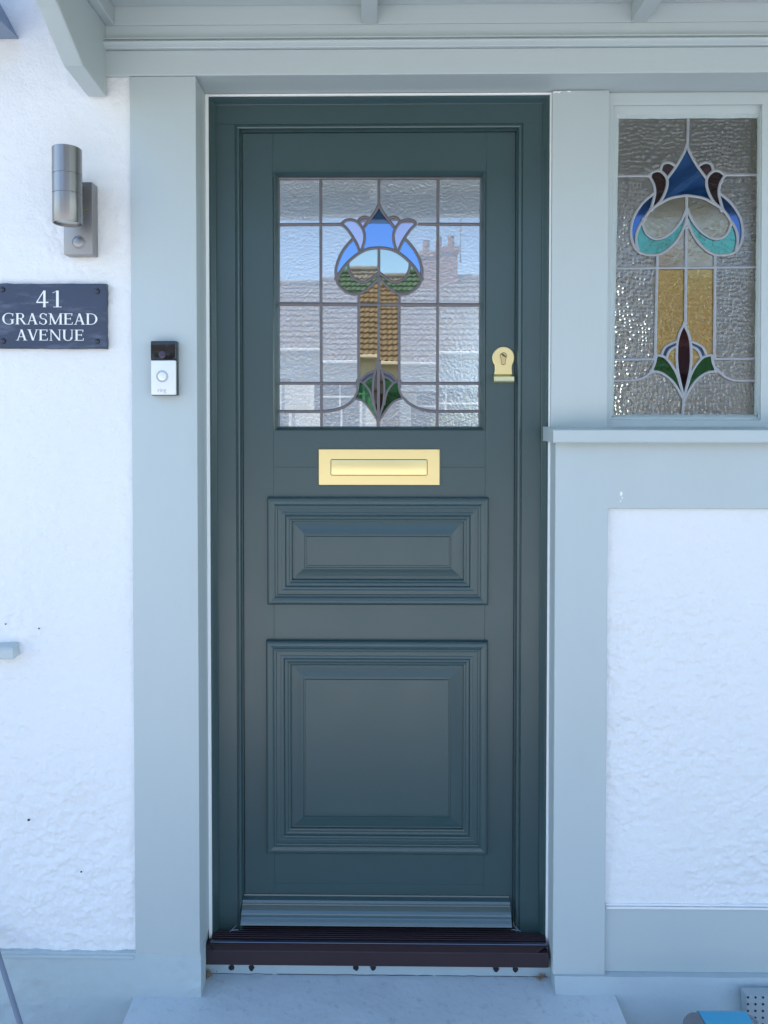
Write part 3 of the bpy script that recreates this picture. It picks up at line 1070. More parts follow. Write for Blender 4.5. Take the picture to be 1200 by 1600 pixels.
M['w_leaf'] = glass('window leaf green glass', (0.02, 0.42, 0.10), 0.06, 'streaky', 0.0008, 60, 0.05, (0.4, 0.9, 0.5), 0.2)


def T(x, y):
    return (510 + x / 7.059, 310 + y / 7.059)


def mir(pts, c):
    return [(2 * c - x, y) for x, y in pts]


def L7(pts, f=1.0, c=580, both=True, n=6):
    a = [(cat([T(*p) for p in pts], n), f)]
    if both:
        a.append((cat([T(*p) for p in mir(pts, c)], n), f))
    return a


def lin(*p):
    return (list(p), 1.0)


dl = []
dl += [lin((501, 279), (501.5, 476), (502.5, 668)), lin((684.5, 279), (684, 476), (683.2, 668))]
dl += [lin((592, 279), (592, 319)), lin((592, 388), (592, 427)), lin((592, 436), (591.5, 567), (591.3, 656), (591, 668))]
dl += [lin((435, 351), (534, 350.5)), lin((653, 350), (751, 350.5)), (list([(435, 475), (751, 476.5)]), 1.25)]
dl += [lin((435, 599), (559, 599)), lin((623, 599), (749, 599))]
dl += [lin((560.6, 460), (560.3, 594)), lin((624.0, 460), (623.6, 594))]
dl += [lin((560.0, 594), (558.5, 606)), lin((623.6, 594), (625.0, 606))]
dl += L7([(580, 62), (545, 140), (485, 222), (405, 327)])
dl += L7([(165, 280), (220, 240), (285, 236), (345, 262), (395, 325), (420, 400), (415, 480), (383, 590)])
dl += L7([(165, 280), (230, 340), (300, 440), (345, 525), (368, 595)])
dl += L7([(345, 258), (380, 218), (430, 206), (485, 228)])
dl += L7([(297, 440), (200, 550), (140, 660), (105, 780), (108, 890)])
dl += L7([(122, 885), (160, 800), (240, 700), (350, 610), (455, 560), (580, 545), (705, 560), (810, 610), (920, 700), (1000, 800), (1038, 885)], both=False)
dl += L7([(108, 885), (140, 960), (220, 1028), (310, 1055), (390, 1040), (480, 975), (580, 880)])
dl += L7([(238, 698), (245, 780), (290, 870), (370, 918), (440, 918), (510, 870), (580, 815)])


def B6(pts, both=True, n=6, c=549):
    m = lambda p: (500 + p[0] / 6.0, 540 + p[1] / 6.0)
    a = [(cat([m(p) for p in pts], n), 0.75)]
    if both:
        a.append((cat([m(p) for p in mir(pts, c)], n), 0.75))
    return a


dl += B6([(549, 155), (520, 235), (499, 330), (496, 440), (508, 560), (549, 690)])
dl += B6([(378, 330), (430, 275), (514, 238)])
dl += B6([(408, 352), (450, 312), (503, 288)])
dl += B6([(362, 335), (412, 355), (470, 435), (498, 560)])
dl += B6([(362, 335), (352, 420), (322, 492)])
dl += B6([(322, 492), (400, 520), (470, 595), (540, 700)])
dl += [(cat([(436, 642.7), (470, 643), (508, 642.5), (530, 638.5), (545, 631), (554, 621.5)], 6), 1.0)]
dl += [(cat([(748, 642.7), (715, 643), (676, 642.5), (655, 638.5), (640, 631), (629.5, 621.5)], 6), 1.0)]
cx_ = 592.2


def sd(px, py, m, both=True):
    r = [(px, py, m)]
    if both:
        r.append((2 * cx_ - px, py, m))
    return r


dseeds = []
dseeds += sd(592, 372, 'g_blue', False) + sd(590, 345, 'g_blue', False) + sd(556, 362, 'g_lilac') + sd(568.5, 346, 'g_lilac') + sd(543, 393, 'g_blue') + sd(531, 420, 'g_blue')
dseeds += sd(572, 410, 'g_pale') + sd(540, 445, 'g_green') + sd(575, 465, 'g_gold') + sd(575, 520, 'g_gold') 
dseeds += sd(571.7, 590.3, 'g_navy') + sd(577, 597.5, 'g_gold') + sd(566.8, 612, 'g_leaf') + sd(587, 612, 'g_ruby')
dblobs = [(501.5, 475.5), (684, 476.5), (592, 476), (560.5, 475.5), (624, 476.3), (501, 351), (684, 350.5), (502, 599), (683.5, 599), (502.5, 643), (683.3, 643), (591.5, 566), (591, 655), (592, 435), (559.5, 596), (624, 596), (525.5, 436), (658.5, 436)]
dl_ = leaded(door, [(434.5, 278.5), (752, 278.5), (749.5, 669.5), (435, 669.5)], dl, dseeds, 'g_clear', dG, M['lead'], 4.6, dblobs)

# ---- side window
win = thing('side_window', (0.8, 0, zSillT), 'fixed side window of stained glass with blue tulip and amber panes beside the door', 'window')
dW = -0.022


def T2(x, y):
    return (970 + x / 5.714, 220 + y / 5.714)


def L2(pts, c=588, both=True, n=6, f=1.0):
    a = [(cat([T2(*p) for p in pts], n), f)]
    if both:
        a.append((cat([T2(*p) for p in mir(pts, c)], n), f))
    return a


wl = []
wl += [lin((1075, 186), (1073.7, 228)), lin((1072.6, 306), (1072, 360), (1070.5, 506)), lin((1068.3, 619), (1066, 648))]
wl += [lin((964, 275.5), (1014.5, 275.2)), lin((1132.5, 273.8), (1187, 273.5)), lin((961, 419.5), (1183, 417.5)), lin((959, 562), (1023.5, 561.2)), lin((1114.5, 560.8), (1182, 560.6))]
wl += [lin((1026.8, 397), (1025, 480), (1023.3, 557)), lin((1117, 397), (1116.5, 480), (1115.5, 555))]
wl += L2([(588, 35), (560, 110), (490, 232), (413, 337)])
wl += L2([(250, 310), (292, 276), (345, 271), (393, 308), (413, 360), (402, 440), (350, 545), (262, 622)])
wl += L2([(250, 310), (292, 390), (302, 470), (285, 550), (266, 618)])
wl += L2([(352, 270), (370, 212), (420, 195), (465, 212), (492, 236)])
wl += L2([(296, 468), (190, 560), (110, 690), (88, 820), (112, 930), (170, 1000), (270, 1022), (360, 1008), (450, 945), (530, 840), (588, 700)])
wl += L2([(155, 985), (135, 900), (148, 800), (205, 700), (265, 620), (350, 562), (450, 512), (588, 490)])
wl += L2([(203, 702), (196, 745), (230, 830), (300, 876), (380, 864), (470, 800), (540, 710), (588, 600)])


def B4(pts, c=568, both=True, n=6):
    m = lambda p: (950 + p[0] / 4.8, 500 + p[1] / 4.8)
    a = [(cat([m(p) for p in pts], n), 0.95)]
    if both:
        a.append((cat([m(p) for p in mir(pts, c)], n), 0.95))
    return a


wl += B4([(570, 28), (532, 110), (515, 210), (520, 370), (568, 585)])
wl += B4([(400, 262), (432, 200), (520, 158)])
wl += B4([(436, 290), (462, 228), (517, 195)])
wl += B4([(358, 262), (430, 284), (505, 385), (545, 500), (564, 565)])
wl += B4([(358, 262), (350, 320), (322, 387)])
wl += B4([(322, 387), (400, 398), (490, 470), (568, 602)])
wl += [(cat([(957, 595), (990, 594), (1005, 590), (1014, 584), (1019, 579)], 6), 1.0), (cat([(1181, 594.5), (1150, 594.5), (1135, 590), (1126, 583), (1119, 577)], 6), 1.0)]
cx_ = 1072.5
ws = []
ws += sd(1072, 285, 'w_blue', False) + sd(1028, 292, 'w_ruby') + sd(1042, 264, 'w_plum') + sd(1003, 332, 'w_sky') + sd(990, 362, 'w_sky') + sd(1040, 340, 'w_cream') + sd(1012, 384, 'w_green')
ws += sd(1060, 395, 'w_cream') + sd(1050, 450, 'w_gold')
cx_ = 1068.3
ws += sd(1043, 543, 'w_sky') + sd(1051, 556, 'w_gold') + sd(1033.5, 570.8, 'w_leaf') + sd(1069, 565, 'w_deep', False) + sd(1020 + 25, 455, 'w_gold')
wblobs = [(1026.5, 419), (1071.5, 418.5), (1117, 418), (1070.5, 505), (1072.5, 345), (1072.3, 350), (1072.2, 356), (1023.5, 558), (1115.5, 557), (1018, 580), (1119, 578), (1014.5, 275), (1132.5, 274), (1006, 343), (1017, 328), (1127.5, 328)]
wq = [(964.5, 183), (1187, 181), (1181, 651), (955.5, 651)]
leaded(win, wq, wl, ws, 'w_clear', dW, M['lead_light'], 4.6, wblobs, hgt=0.0026)

# frame of the side window, lead-in steps painted over with thick brush coats
xW0, xW1 = xRU1 + 0.0005, AX(1183, dW, 420) + 0.075
zW1, zW0 = zLint0 - 0.004, zSillT - 0.012


def quad_ring(mb, q_out, q_in, d_out, d_in):
    """Four faces between two quads (lists of X,Z)."""
    for i in range(4):
        j = (i + 1) % 4
        mb.face([(q_out[i][0], -d_out, q_out[i][1]), (q_out[j][0], -d_out, q_out[j][1]), (q_in[j][0], -d_in, q_in[j][1]), (q_in[i][0], -d_in, q_in[i][1])])


qo = [(xW0, zW1), (xW1, zW1), (xW1, zW0), (xW0, zW0)]


def qpx(ps, d):
    return [(at(x, y, d).x, at(x, y, d).z) for x, y in ps]


qi1 = qpx([(958.5, 164.5), (1191, 163), (1188.5, 657), (952.0, 656.5)], 0.004)
qi2 = qpx([(959.5, 165.5), (1190, 164), (1187.5, 656), (953.0, 655.5)], -0.006)
qi3 = qpx([(962.0, 179), (1187.5, 177.5), (1184, 652.5), (955.0, 652)], -0.008)
qi4 = qpx([(966.5, 185.8), (1183.5, 184.8), (1178.5, 648), (958, 648)], -0.0205)
qi5 = qpx([(966.9, 186.3), (1183.1, 185.3), (1178.1, 647.5), (958.4, 647.5)], -0.024)
mb = MB()
quad_ring(mb, qo, qo, -0.05, -0.004)
quad_ring(mb, qo, qi1, -0.004, -0.004) if False else None
quad_ring(mb, qo, [(a, b) for a, b in qi1], 0.004, 0.004)
quad_ring(mb, qo, qo, -0.05, 0.004)
quad_ring(mb, qi1, qi2, 0.004, -0.006)
quad_ring(mb, qi2, qi3, -0.006, -0.008)
obj('window_frame', mb, M['sage'], win)
# putty fillet as its own wavering bead
mb = MB()
for i in range(4):
    j = (i + 1) % 4
    rows = []
    for k in range(41):
        t = k / 40
        row = []
        for (Q, d) in ((qi3, -0.0078), (qi4, -0.019), (qi5, -0.0235)):
            x = Q[i][0] + (Q[j][0] - Q[i][0]) * t
            z = Q[i][1] + (Q[j][1] - Q[i][1]) * t
            wv = 0.0012 * noise.noise(Vector((x * 40, z * 40, i * 3.0))) if d < -0.01 else 0
            row.append(Vector((x + (wv if i in (1, 3) else 0), -d, z + (wv if i in (0, 2) else 0))))
        rows.append(row)
    mb.strip(rows, True)
obj('putty', mb, M['putty'], win)
part('post', M['sage'], house, (xW1 + 0.0006, 1.4195, -0.018, 0.1, zSillT - 0.01, zLint0 - 0.0015), bevel=0.003, seg=2)
# sill
xS0 = AX(864, 0.108, 680)
zs0, zs1 = zSillB, AZ(671, 0.108, 950)
mb = MB()
SP = [(0.0, zs0 + 0.002), (0.098, zs0 + 0.002), (0.100, zs0), (0.104, zs0), (0.107, zs0 + 0.002), (0.108, zs0 + 0.005), (0.108, zs1 - 0.004), (0.107, zs1 - 0.001), (0.104, zs1), (0.030, zSillT - 0.001), (0.0, zSillT)]
mb.prism(SP, lambda d, z: Vector((xS0 + 0.0008 * (d > 0.1065), -d, z)), lambda d, z: Vector((1.45, -d, z)))
o = obj('sill', mb, M['sage_h'], win)
bvm = o.modifiers.new('bevel', 'BEVEL')
bvm.width = 0.002
bvm.segments = 2
bvm.limit_method = 'ANGLE'

# ================================================================== WALL LAMP
dw = 0.103
lamp = thing('wall_lamp', (AX(122, dw, 340), -dw, AZ(400, dw, 122)), 'brushed steel cylinder wall lamp with motion sensor on the white wall', 'lamp')
pf = dw + 0.030
p0, p1 = AX(99.5, pf, 380), AX(144.5, pf, 380)
q1, q0 = AZ(284.5, pf, 122), AZ(397.5, pf, 122)
part('backplate', M['steel_plate'], lamp, (p0, p1, -pf, -dw + 0.004, q0, q1), bevel=0.0012, seg=2)
dc = 0.197
cxl = AX(105, dc, 290)
cr_ = 0.0318
ct, cb = AZ(232.5, dc, 105), AZ(349.5, dc, 105)
g1, g2 = AZ(274.5, dc, 105), AZ(304.5, dc, 105)
mb = MB()
prof = [(cr_ - 0.004, cb + 0.012), (cr_ - 0.003, cb), (cr_ - 0.0008, cb - 0.0003), (cr_, cb + 0.001)]
for g in (g2, g1):
    prof += [(cr_, g - 0.0011), (cr_ - 0.0012, g - 0.0007), (cr_ - 0.0012, g + 0.0007), (cr_, g + 0.0011)]
prof += [(cr_, ct - 0.001), (cr_ - 0.001, ct), (cr_ - 0.004, ct), (cr_ - 0.005, ct - 0.02)]
mb.lathe(prof, (cxl, -dc, 0), 'Z', 48, True, caps=False)
mb.lathe([(cr_ - 0.0045, ct - 0.018), (0.001, ct - 0.018)], (cxl, -dc, 0), 'Z', 48, False)
tube = obj('lamp_tube', mb, M['steel'], lamp)
mb = MB()
mb.lathe([(cr_ - 0.0042, cb + 0.006), (cr_ - 0.012, cb + 0.0045), (0.001, cb + 0.004)], (cxl, -dc, 0), 'Z', 40, True)
obj('lamp_lens', mb, M['lens'], tube)
part('tube_arm', M['steel_plate'], lamp, (cxl - 0.012, cxl + 0.012, -(dc - cr_ + 0.003), -pf + 0.001, g2 + 0.003, g1 - 0.003), bevel=0.002)
sp = at(122.3, 378.5, pf)
mb = MB()
mb.lathe([(0.0145, 0.0), (0.0145, 0.002), (0.0135, 0.0026), (0.0128, 0.001), (0.0124, 0.002), (0.011, 0.0032), (0.008, 0.0042), (0.004, 0.0049), (0.0005, 0.0051)], (sp.x, sp.y + 0.0005, sp.z), 'Y', 32)
sensor = obj('sensor_dome', mb, M['steel_plate'], lamp)
mb = MB()
mb.lathe([(0.0148, -0.0002), (0.0156, 0.0005), (0.0152, 0.0013), (0.0144, 0.0013)], (sp.x, sp.y, sp.z), 'Y', 32)
mb.box(sp.x - 0.016, sp.x + 0.018, sp.y - 0.0058, sp.y - 0.0040, sp.z - 0.0006, sp.z + 0.0006)
obj('sensor_rim', mb, M['steel_plate'], sensor)
sc_ = at(133.5, 327.5, pf)
mb = MB()
mb.lathe([(0.0042, 0), (0.0042, 0.001), (0.003, 0.0022), (0.0005, 0.0025)], (sc_.x, sc_.y, sc_.z), 'Y', 14)
obj('screw', mb, M['brass_dark'], lamp)

# ================================================================== ADDRESS PLAQUE
ds = 0.112
tilt_s = R(0.35)
ssx1 = AX(165.8, ds, 490)
ssx0 = AX(-16, ds, 490)
ssz1, ssz0 = AZ(443, ds, 90), AZ(544.5, ds, 90)
plq = thing('address_plaque', ((ssx0 + ssx1) / 2, -0.1, ssz0), 'blue black slate house plaque lettered 41 GRASMEAD AVENUE on the white wall', 'plaque')
mb = MB()
zc_ = (ssz0 + ssz1) / 2
xc_ = (ssx0 + ssx1) / 2


def sl(x, z, d):
    dx, dz = x - xc_, z - zc_
    return Vector((xc_ + dx * math.cos(tilt_s) + dz * math.sin(tilt_s), -d, zc_ - dx * math.sin(tilt_s) + dz * math.cos(tilt_s)))


edge = []
for (xA, zA), (xB, zB) in (((ssx0, ssz0), (ssx1, ssz0)), ((ssx1, ssz0), (ssx1, ssz1)), ((ssx1, ssz1), (ssx0, ssz1)), ((ssx0, ssz1), (ssx0, ssz0))):
    for k in range(14):
        t = k / 14
        j = random.uniform(-0.0009, 0.0009) if k else 0
        edge.append((xA + (xB - xA) * t + (j if xA == xB else 0), zA + (zB - zA) * t + (j if zA == zB else 0)))
n = len(edge)
inn = [(xc_ + (x - xc_) * 0.988, zc_ + (z - zc_) * 0.978) for x, z in edge]
mb.strip([[sl(x, z, 0.0985) for x, z in edge], [sl(x, z, ds - 0.0015) for x, z in edge], [sl(x, z, ds) for x, z in inn]], False, True)
mb.face([sl(x, z, ds) for x, z in inn])
obj('slate', mb, M['slate'], plq)
for px, py in ((4, 452.5), (152, 455), (5, 533), (152, 533.5)):
    p = at(px, py, ds)
    mb = MB()
    mb.lathe([(0.0062, -0.0005), (0.0062, 0.0012), (0.0052, 0.003), (0.003, 0.0042), (0.0004, 0.0046)], (p.x, -ds, p.z), 'Y', 16)
    obj('screw', mb, M['screw'], plq)

# --- Roman lettering built from strokes (cap height 1)
TH, TN, SF = 0.135, 0.055, 0.035


def glyph(ch):
    """Returns (polygons, advance)."""
    P = []

    def q(x0, y0, x1, y1, w):           # slanted stroke whose ends stay level
        P.append([(x0 - w / 2, y0), (x0 + w / 2, y0), (x1 + w / 2, y1), (x1 - w / 2, y1)])

    def bar(x0, x1, y, w):
        P.append([(x0, y - w / 2), (x1, y - w / 2), (x1, y + w / 2), (x0, y + w / 2)])

    def serif(x, y, w):
        yy_ = y if y < 0.5 else y - SF
        P.append([(x - w / 2, yy_), (x + w / 2, yy_), (x + w / 2, yy_ + SF), (x - w / 2, yy_ + SF)])

    def arc(cx, cy, rx, ry, a0, a1, wmax, wmin, n=18):
        prev = None
        for k in range(n + 1):
            a = R(a0 + (a1 - a0) * k / n)
            w = wmin + (wmax - wmin) * abs(math.cos(a)) ** 1.5
            o = (cx + rx * math.cos(a), cy + ry * math.sin(a))
            i = (cx + (rx - w) * math.cos(a), cy + (ry - max(wmin, w * 0.5)) * math.sin(a))
            if prev:
                P.append([prev[0], o, i, prev[1]])
            prev = (o, i)
    if ch == 'A':
        q(0.36, 1, 0.10, 0, TN); q(0.36, 1, 0.63, 0, TH); bar(0.18, 0.55, 0.33, TN); serif(0.09, 0, .22); serif(0.63, 0, .28); adv = 0.80
    elif ch == 'V':
        q(0.10, 1, 0.37, 0, TH); q(0.63, 1, 0.37, 0, TN); serif(0.10, 1, .28); serif(0.63, 1, .22); adv = 0.76
    elif ch == 'E':
        q(0.14, 0, 0.14, 1, TH); bar(.14, .58, 1 - TN / 2, TN); bar(.14, .48, .52, TN); bar(.14, .60, TN / 2, TN)
        serif(.12, 0, .24); serif(.12, 1, .24); q(.56, .78, .585, 1, .045); q(.61, .22, .585, 0, .045); q(.475, .42, .475, .62, .04); adv = 0.72
    elif ch == 'N':
        q(.13, 0, .13, 1, TN); q(.73, 0, .73, 1, TN); q(.13, 1, .73, 0, TH); serif(.13, 0, .22); serif(.09, 1, .18); serif(.73, 1, .22); adv = 0.90
    elif ch == 'U':
        q(.15, .28, .15, 1, TH); q(.68, .28, .68, 1, TN); arc(.40, .30, .317, .32, 180, 360, TH, TN); serif(.15, 1, .28); serif(.68, 1, .22); adv = 0.86
        P[-1] and None
    elif ch == 'M':
        q(.14, 0, .14, 1, TN); q(.84, 0, .84, 1, TH); q(.14, 1, .47, .02, TH); q(.84, 1, .47, .02, TN); serif(.14, 0, .22); serif(.84, 0, .28); serif(.10, 1, .20); serif(.88, 1, .20); adv = 1.04
    elif ch == 'D':
        q(.15, 0, .15, 1, TH); arc(.34, .5, .46, .5, -90, 90, TH, TN); bar(.15, .36, 1 - TN / 2, TN); bar(.15, .36, TN / 2, TN); serif(.12, 0, .2); serif(.12, 1, .2); adv = 0.88
    elif ch == 'R':
        q(.15, 0, .15, 1, TH); arc(.36, .75, .25, .25, -90, 90, TH * .9, TN, 14); bar(.15, .38, 1 - TN / 2, TN); bar(.15, .38, .5 + TN / 2, TN)
        q(.38, .5, .66, 0, TH); serif(.14, 0, .27); serif(.12, 1, .2); serif(.70, 0, .2); adv = 0.80
    elif ch == 'G':
        arc(.50, .5, .45, .52, 50, 310, TH, TN, 26); q(.74, .06, .74, .42, TH); serif(.74, .43, .28); q(.76, .72, .79, .98, .045); adv = 0.94
    elif ch == 'S':
        arc(.32, .745, .24, .265, 30, 270, .10, TN, 20); arc(.32, .255, .26, .275, 90, -150, .12, TN, 20); bar(.25, .40, .5, .075); q(.53, .74, .54, .96, .045); q(.08, .05, .09, .28, .045); adv = 0.68
    elif ch == '4':
        q(.46, 0, .46, 1, TH * .85); q(.44, 1, .08, .32, TN); bar(.05, .66, .29, TN * 1.3); serif(.46, 0, .16); adv = 0.78
    elif ch == '1':
        q(.34, 0, .34, 1, TH * .95); q(.10, .86, .33, .985, .05); serif(.34, 0, .42); adv = 0.60
    else:
        adv = 0.3
    return P, adv


def text(word, x0, x1, z0, z1, d, mb, tf):
    G = [glyph(c) for c in word]
    tot = sum(a for _, a in G)
    sx = (x1 - x0) / tot
    hz = z1 - z0
    x = 0
    k = 0
    for polys, adv in G:
        for p in polys:
            k += 1
            dd = d + 0.00002 * (k % 13)
            pts = [(x0 + (x + u) * sx, z0 + v * hz) for u, v in p]
            mb.prism(pts, lambda a, b: tf(a, b, d - 0.0004), lambda a, b: tf(a, b, dd))
        x += adv


mb = MB()
for word, l, r, t, b in (('41', 55, 97.5, 454, 480), ('GRASMEAD', 2.5, 154, 489.5, 507), ('AVENUE', 25.5, 133, 515, 532)):
    text(word, AX(l, ds, t), AX(r, ds, t), AZ(b, ds, 90), AZ(t, ds, 90), ds + 0.0005, mb, sl)
obj('lettering', mb, M['letter'], plq, fix=False)

# ================================================================== DOORBELL
db = dP + 0.027
e0, e1 = AX(235.5, db, 580), AX(274.5, db, 580)
u1, u0 = AZ(532.5, db, 256), AZ(617, db, 256)
um = AZ(563, db, 256)
bell = thing('doorbell', ((e0 + e1) / 2, -dP, u0), 'video doorbell with black camera head and silver face on the sage post', 'doorbell')
part('body', M['black_gloss'], bell, (e0 - 0.0004, e1 + 0.0008, -(db - 0.006), -dP + 0.0002, u0 - 0.0015, u1), bevel=0.002, seg=2)
part('camera_cover', M['black_gloss'], bell, (e0, e1 + 0.0006, -db, -(db - 0.0058), um + 0.0004, u1 - 0.0003), bevel=0.0025, seg=3)
fp = part('faceplate', M['satin_nickel'], bell, (e0 + 0.0008, e1, -(db + 0.0006), -(db - 0.0205), u0 + 0.0002, um - 0.0002), bevel=0.0018, seg=3)
cc = at(253.5, 554, db)
mb = MB()
mb.lathe([(0.0082, -0.001), (0.0082, 0.0006), (0.007, 0.0012), (0.0035, 0.0013), (0.0030, 0.0008), (0.0005, 0.0012)], (cc.x, -db, cc.z), 'Y', 24)
obj('camera_lens', mb, M['lens_dark'], bell)
bc = at(253.5, 588, db)
mb = MB()
mb.lathe([(0.0140, 0.0), (0.0140, 0.0009), (0.0128, 0.0012), (0.0102, 0.0008), (0.0100, 0.0002)], (bc.x, -(db + 0.0006), bc.z), 'Y', 36)
obj('button_ring', mb, M['grey_plastic'], bell)
mb = MB()
mb.lathe([(0.0099, 0.0), (0.0099, 0.0010), (0.009, 0.0014), (0.0005, 0.0015)], (bc.x, -(db + 0.0004), bc.z), 'Y', 36)
obj('button', mb, M['satin_nickel'], bell)
# the small word at the foot of the face
fc = bpy.data.curves.new('wordmark', 'FONT')
fc.body = 'ring'
fc.size = 0.0135
fc.align_x = 'CENTER'
fc.extrude = 0.0002
tmp = bpy.data.objects.new('wordmark', fc)
COL.objects.link(tmp)
bpy.context.view_layer.update()
dg = bpy.context.evaluated_depsgraph_get()
me = bpy.data.meshes.new_from_object(tmp.evaluated_get(dg))
bpy.data.objects.remove(tmp)
me.materials.clear()
me.materials.append(M['grey_plastic'])
wm = bpy.data.objects.new('lettering', me)
COL.objects.link(wm)
wm.parent = bell
wp = at(253.0, 612.5, db)
wm.location = Vector((wp.x, -(db + 0.0008), wp.z)) - wloc(bell)
wm.rotation_euler = (R(90), 0, 0)

# ================================================================== DOORSTEP, POLE, VENT, TUB, NEIGHBOURING BITS
stx0, stx1 = AX(206, 0.12, 1569), AX(969, 0.125, 1579)
nx, ny = 110, 46
rows = []
for j in range(ny + 1):
    d = 0.012 + (0.42 - 0.012) * j / ny
    row = []
    for i in range(nx + 1):
        x = stx0 + (stx1 - stx0) * i / nx
        e = max(0, j - ny + 2) * 0.004
        hgt = 0.0016 * noise.noise(Vector((x * 11, d * 11, 2))) + 0.0007 * noise.noise(Vector((x * 45, d * 45, 8)))
        row.append(Vector((x, -d, zStep + hgt - e * e * 10)))
    rows.append(row)
mb = MB()
mb.strip(rows, True)
for line in (rows[-1], [r[0] for r in rows], [r[-1] for r in rows]):
    mb.strip([line, [Vector((q.x, q.y, -0.05)) for q in line]], False)
tag(obj('doorstep', mb, M['step'], None, origin=(0, -0.2, 0)), 'wide concrete doorstep painted pale blue grey below the threshold', 'doorstep')
# crumbs of mortar in the two inner corners
for px, py, lab in ((326, 1531, 'crumbled brown mortar in the left corner of the doorstep'), (846, 1532, 'crumbled orange mortar in the right corner of the doorstep')):
    p = at(px, py, 0.04)
    mb = MB()
    for k in range(46):
        a, b = random.gauss(0, 0.007), abs(random.gauss(0, 0.008))
        r = random.uniform(0.0008, 0.0026)
        mb.ball((p.x + a, -0.031 - abs(random.gauss(0, 0.007)), zStep + 0.0015 + b * 0.8), r, r, r * 0.8, 5, 3)
    tag(obj('crumbled_mortar', mb, M['crumb'], None, origin=(p.x, -0.035, zStep)), lab, 'mortar', kind='stuff')

# pole leaning in the bottom left corner
pa, pb = at(-14, 1455, 0.112), at(44, 1640, 0.26)
mb = MB()
dirv = (pb - pa)
foot = pa + dirv * ((pa.z - 0.0) / (pa.z - pb.z))
mb.tube([pa - dirv * 0.25, pa, pa + (foot - pa) * 0.5, foot], 0.0058, 12)
tag(obj('garden_cane', mb, M['pole'], None, origin=foot), 'thin blue grey cane leaning on the plinth at the lower left', 'cane')

# pierced vent in the right plinth
vx0, vz1 = AX(1165, 0.115, 1580), AZ(1555, 0.115, 1180)
vent = thing('air_vent', (vx0 + 0.1, -0.11, vz1 - 0.14), 'pierced painted air vent set in the right hand plinth', 'vent')
part('vent_plate', M['ventmat'], vent, (vx0, vx0 + 0.21, -0.1195, -0.09, vz1 - 0.14, vz1), bevel=0.0015)
mb = MB()
for i in range(12):
    for j in range(8):
        x, z = vx0 + 0.003 + 0.0178 * i, vz1 - 0.0015 - 0.0163 * j
        if x > vx0 + 0.205 or z < vz1 - 0.135:
            continue
        mb.lathe([(0.0028, 0.0003), (0.0028, 0.0009), (0.0002, 0.0008)], (x, -0.1195, z), 'Y', 10)
tag(obj('vent_hole', mb, M['dark'], vent), kind='stuff')

# plastic tub at the right
tp = at(1134, 1581, 0.205)
tp.x = AX(1133, 0.24, 1590)
tub = thing('plastic_tub', (tp.x, -0.24, 0.0), 'blue plastic tub with smoky rounded ends at the lower right of the step', 'tub')
tz = tp.z


def loop(hx, hy, z, r, n=6):
    o = []
    for cx, cy, a in ((hx - r, hy - r, 0), (-hx + r, hy - r, 90), (-hx + r, -hy + r, 180), (hx - r, -hy + r, 270)):
        for k in range(n + 1):
            t = R(a + 90 * k / n)
            o.append(Vector((tp.x + cx + r * math.cos(t), -0.24 + cy + r * math.sin(t), z)))
    return o


mb = MB()
hx = 0.5 * (AX(1195, 0.24, 1590) - AX(1072, 0.24, 1590))
rows = [loop(hx * 0.80, 0.030, 0.0, 0.02), loop(hx * 0.86, 0.036, 0.012, 0.025), loop(hx * 0.98, 0.042, 0.15, 0.03), loop(hx, 0.043, tz - 0.03, 0.03), loop(hx * 0.985, 0.041, tz - 0.012, 0.03), loop(hx * 0.93, 0.036, tz - 0.003, 0.026), loop(hx * 0.86, 0.03, tz, 0.02)]
mb.strip(rows, True, True)
mb.face(rows[-1])
mb.face(list(reversed(rows[0])))
obj('tub_body', mb, M['smoke'], tub)
mb = MB()
x0t, x1t = tp.x - hx * 0.50, tp.x + hx * 0.72
pr = []
for k in range(13):
    a = math.pi * k / 12
    pr.append((0.0475 * math.copysign(abs(math.cos(a)) ** 0.35, math.cos(a)), tz - 0.030 + 0.033 * math.sin(a) ** 0.6))
pr = [(0.0475, 0.03)] + pr + [(-0.0475, 0.03)]
mb.prism(pr, lambda a, b: Vector((x0t + 0.10 * (tz - b) * 0 - (tz - b) * 0.0, -0.24 + a, b)), lambda a, b: Vector((x1t, -0.24 + a, b)))
o = obj('label_sleeve', mb, M['blue'], tub)

# end of the neighbouring bay's sill
mb = MB()
z1, z0 = AZ(1009, 0.12, 15), AZ(1030, 0.125, 15)
xe = AX(30, 0.10, 1020)
mb.prism([(0.09, z0 + 0.003), (0.128, z0), (0.130, z0 + 0.003), (0.130, z1 - 0.008), (0.124, z1 - 0.002), (0.09, z1 + 0.002)], lambda d, z: Vector((xe - (0.004 if z > z1 - 0.004 else 0), -d, z)),
         lambda d, z: Vector((-1.5, -d, z)))
o = obj('bay_sill', mb, M['sage_h'], None, origin=(xe - 0.2, -0.1, z0))
b_ = o.modifiers.new('bevel', 'BEVEL')
b_.width = 0.003
b_.segments = 2
tag(o, 'grey timber sill end jutting from the left edge of the white wall', 'sill')
# sloping end of the bay's hood, upper left
mb = MB()
d0, d1 = 0.099, 0.26
zt0 = AZ(57, 0.11, 20)
xh0 = AX(26, 0.11, 57)
mb.prism([(0.0, 0.0), (-0.5, 0.0), (-0.5, 0.30), (-0.085, 0.16)], lambda x, z: Vector((xh0 + x, -d0, zt0 + z)), lambda x, z: Vector((xh0 + x - 0.012, -d1, zt0 + z + 0.004)))
o = obj('bay_hood', mb, M['eave'], None, origin=(xh0 - 0.2, -d0, zt0))
tag(o, 'slanted blue grey hood end at the top left corner of the wall', 'hood')

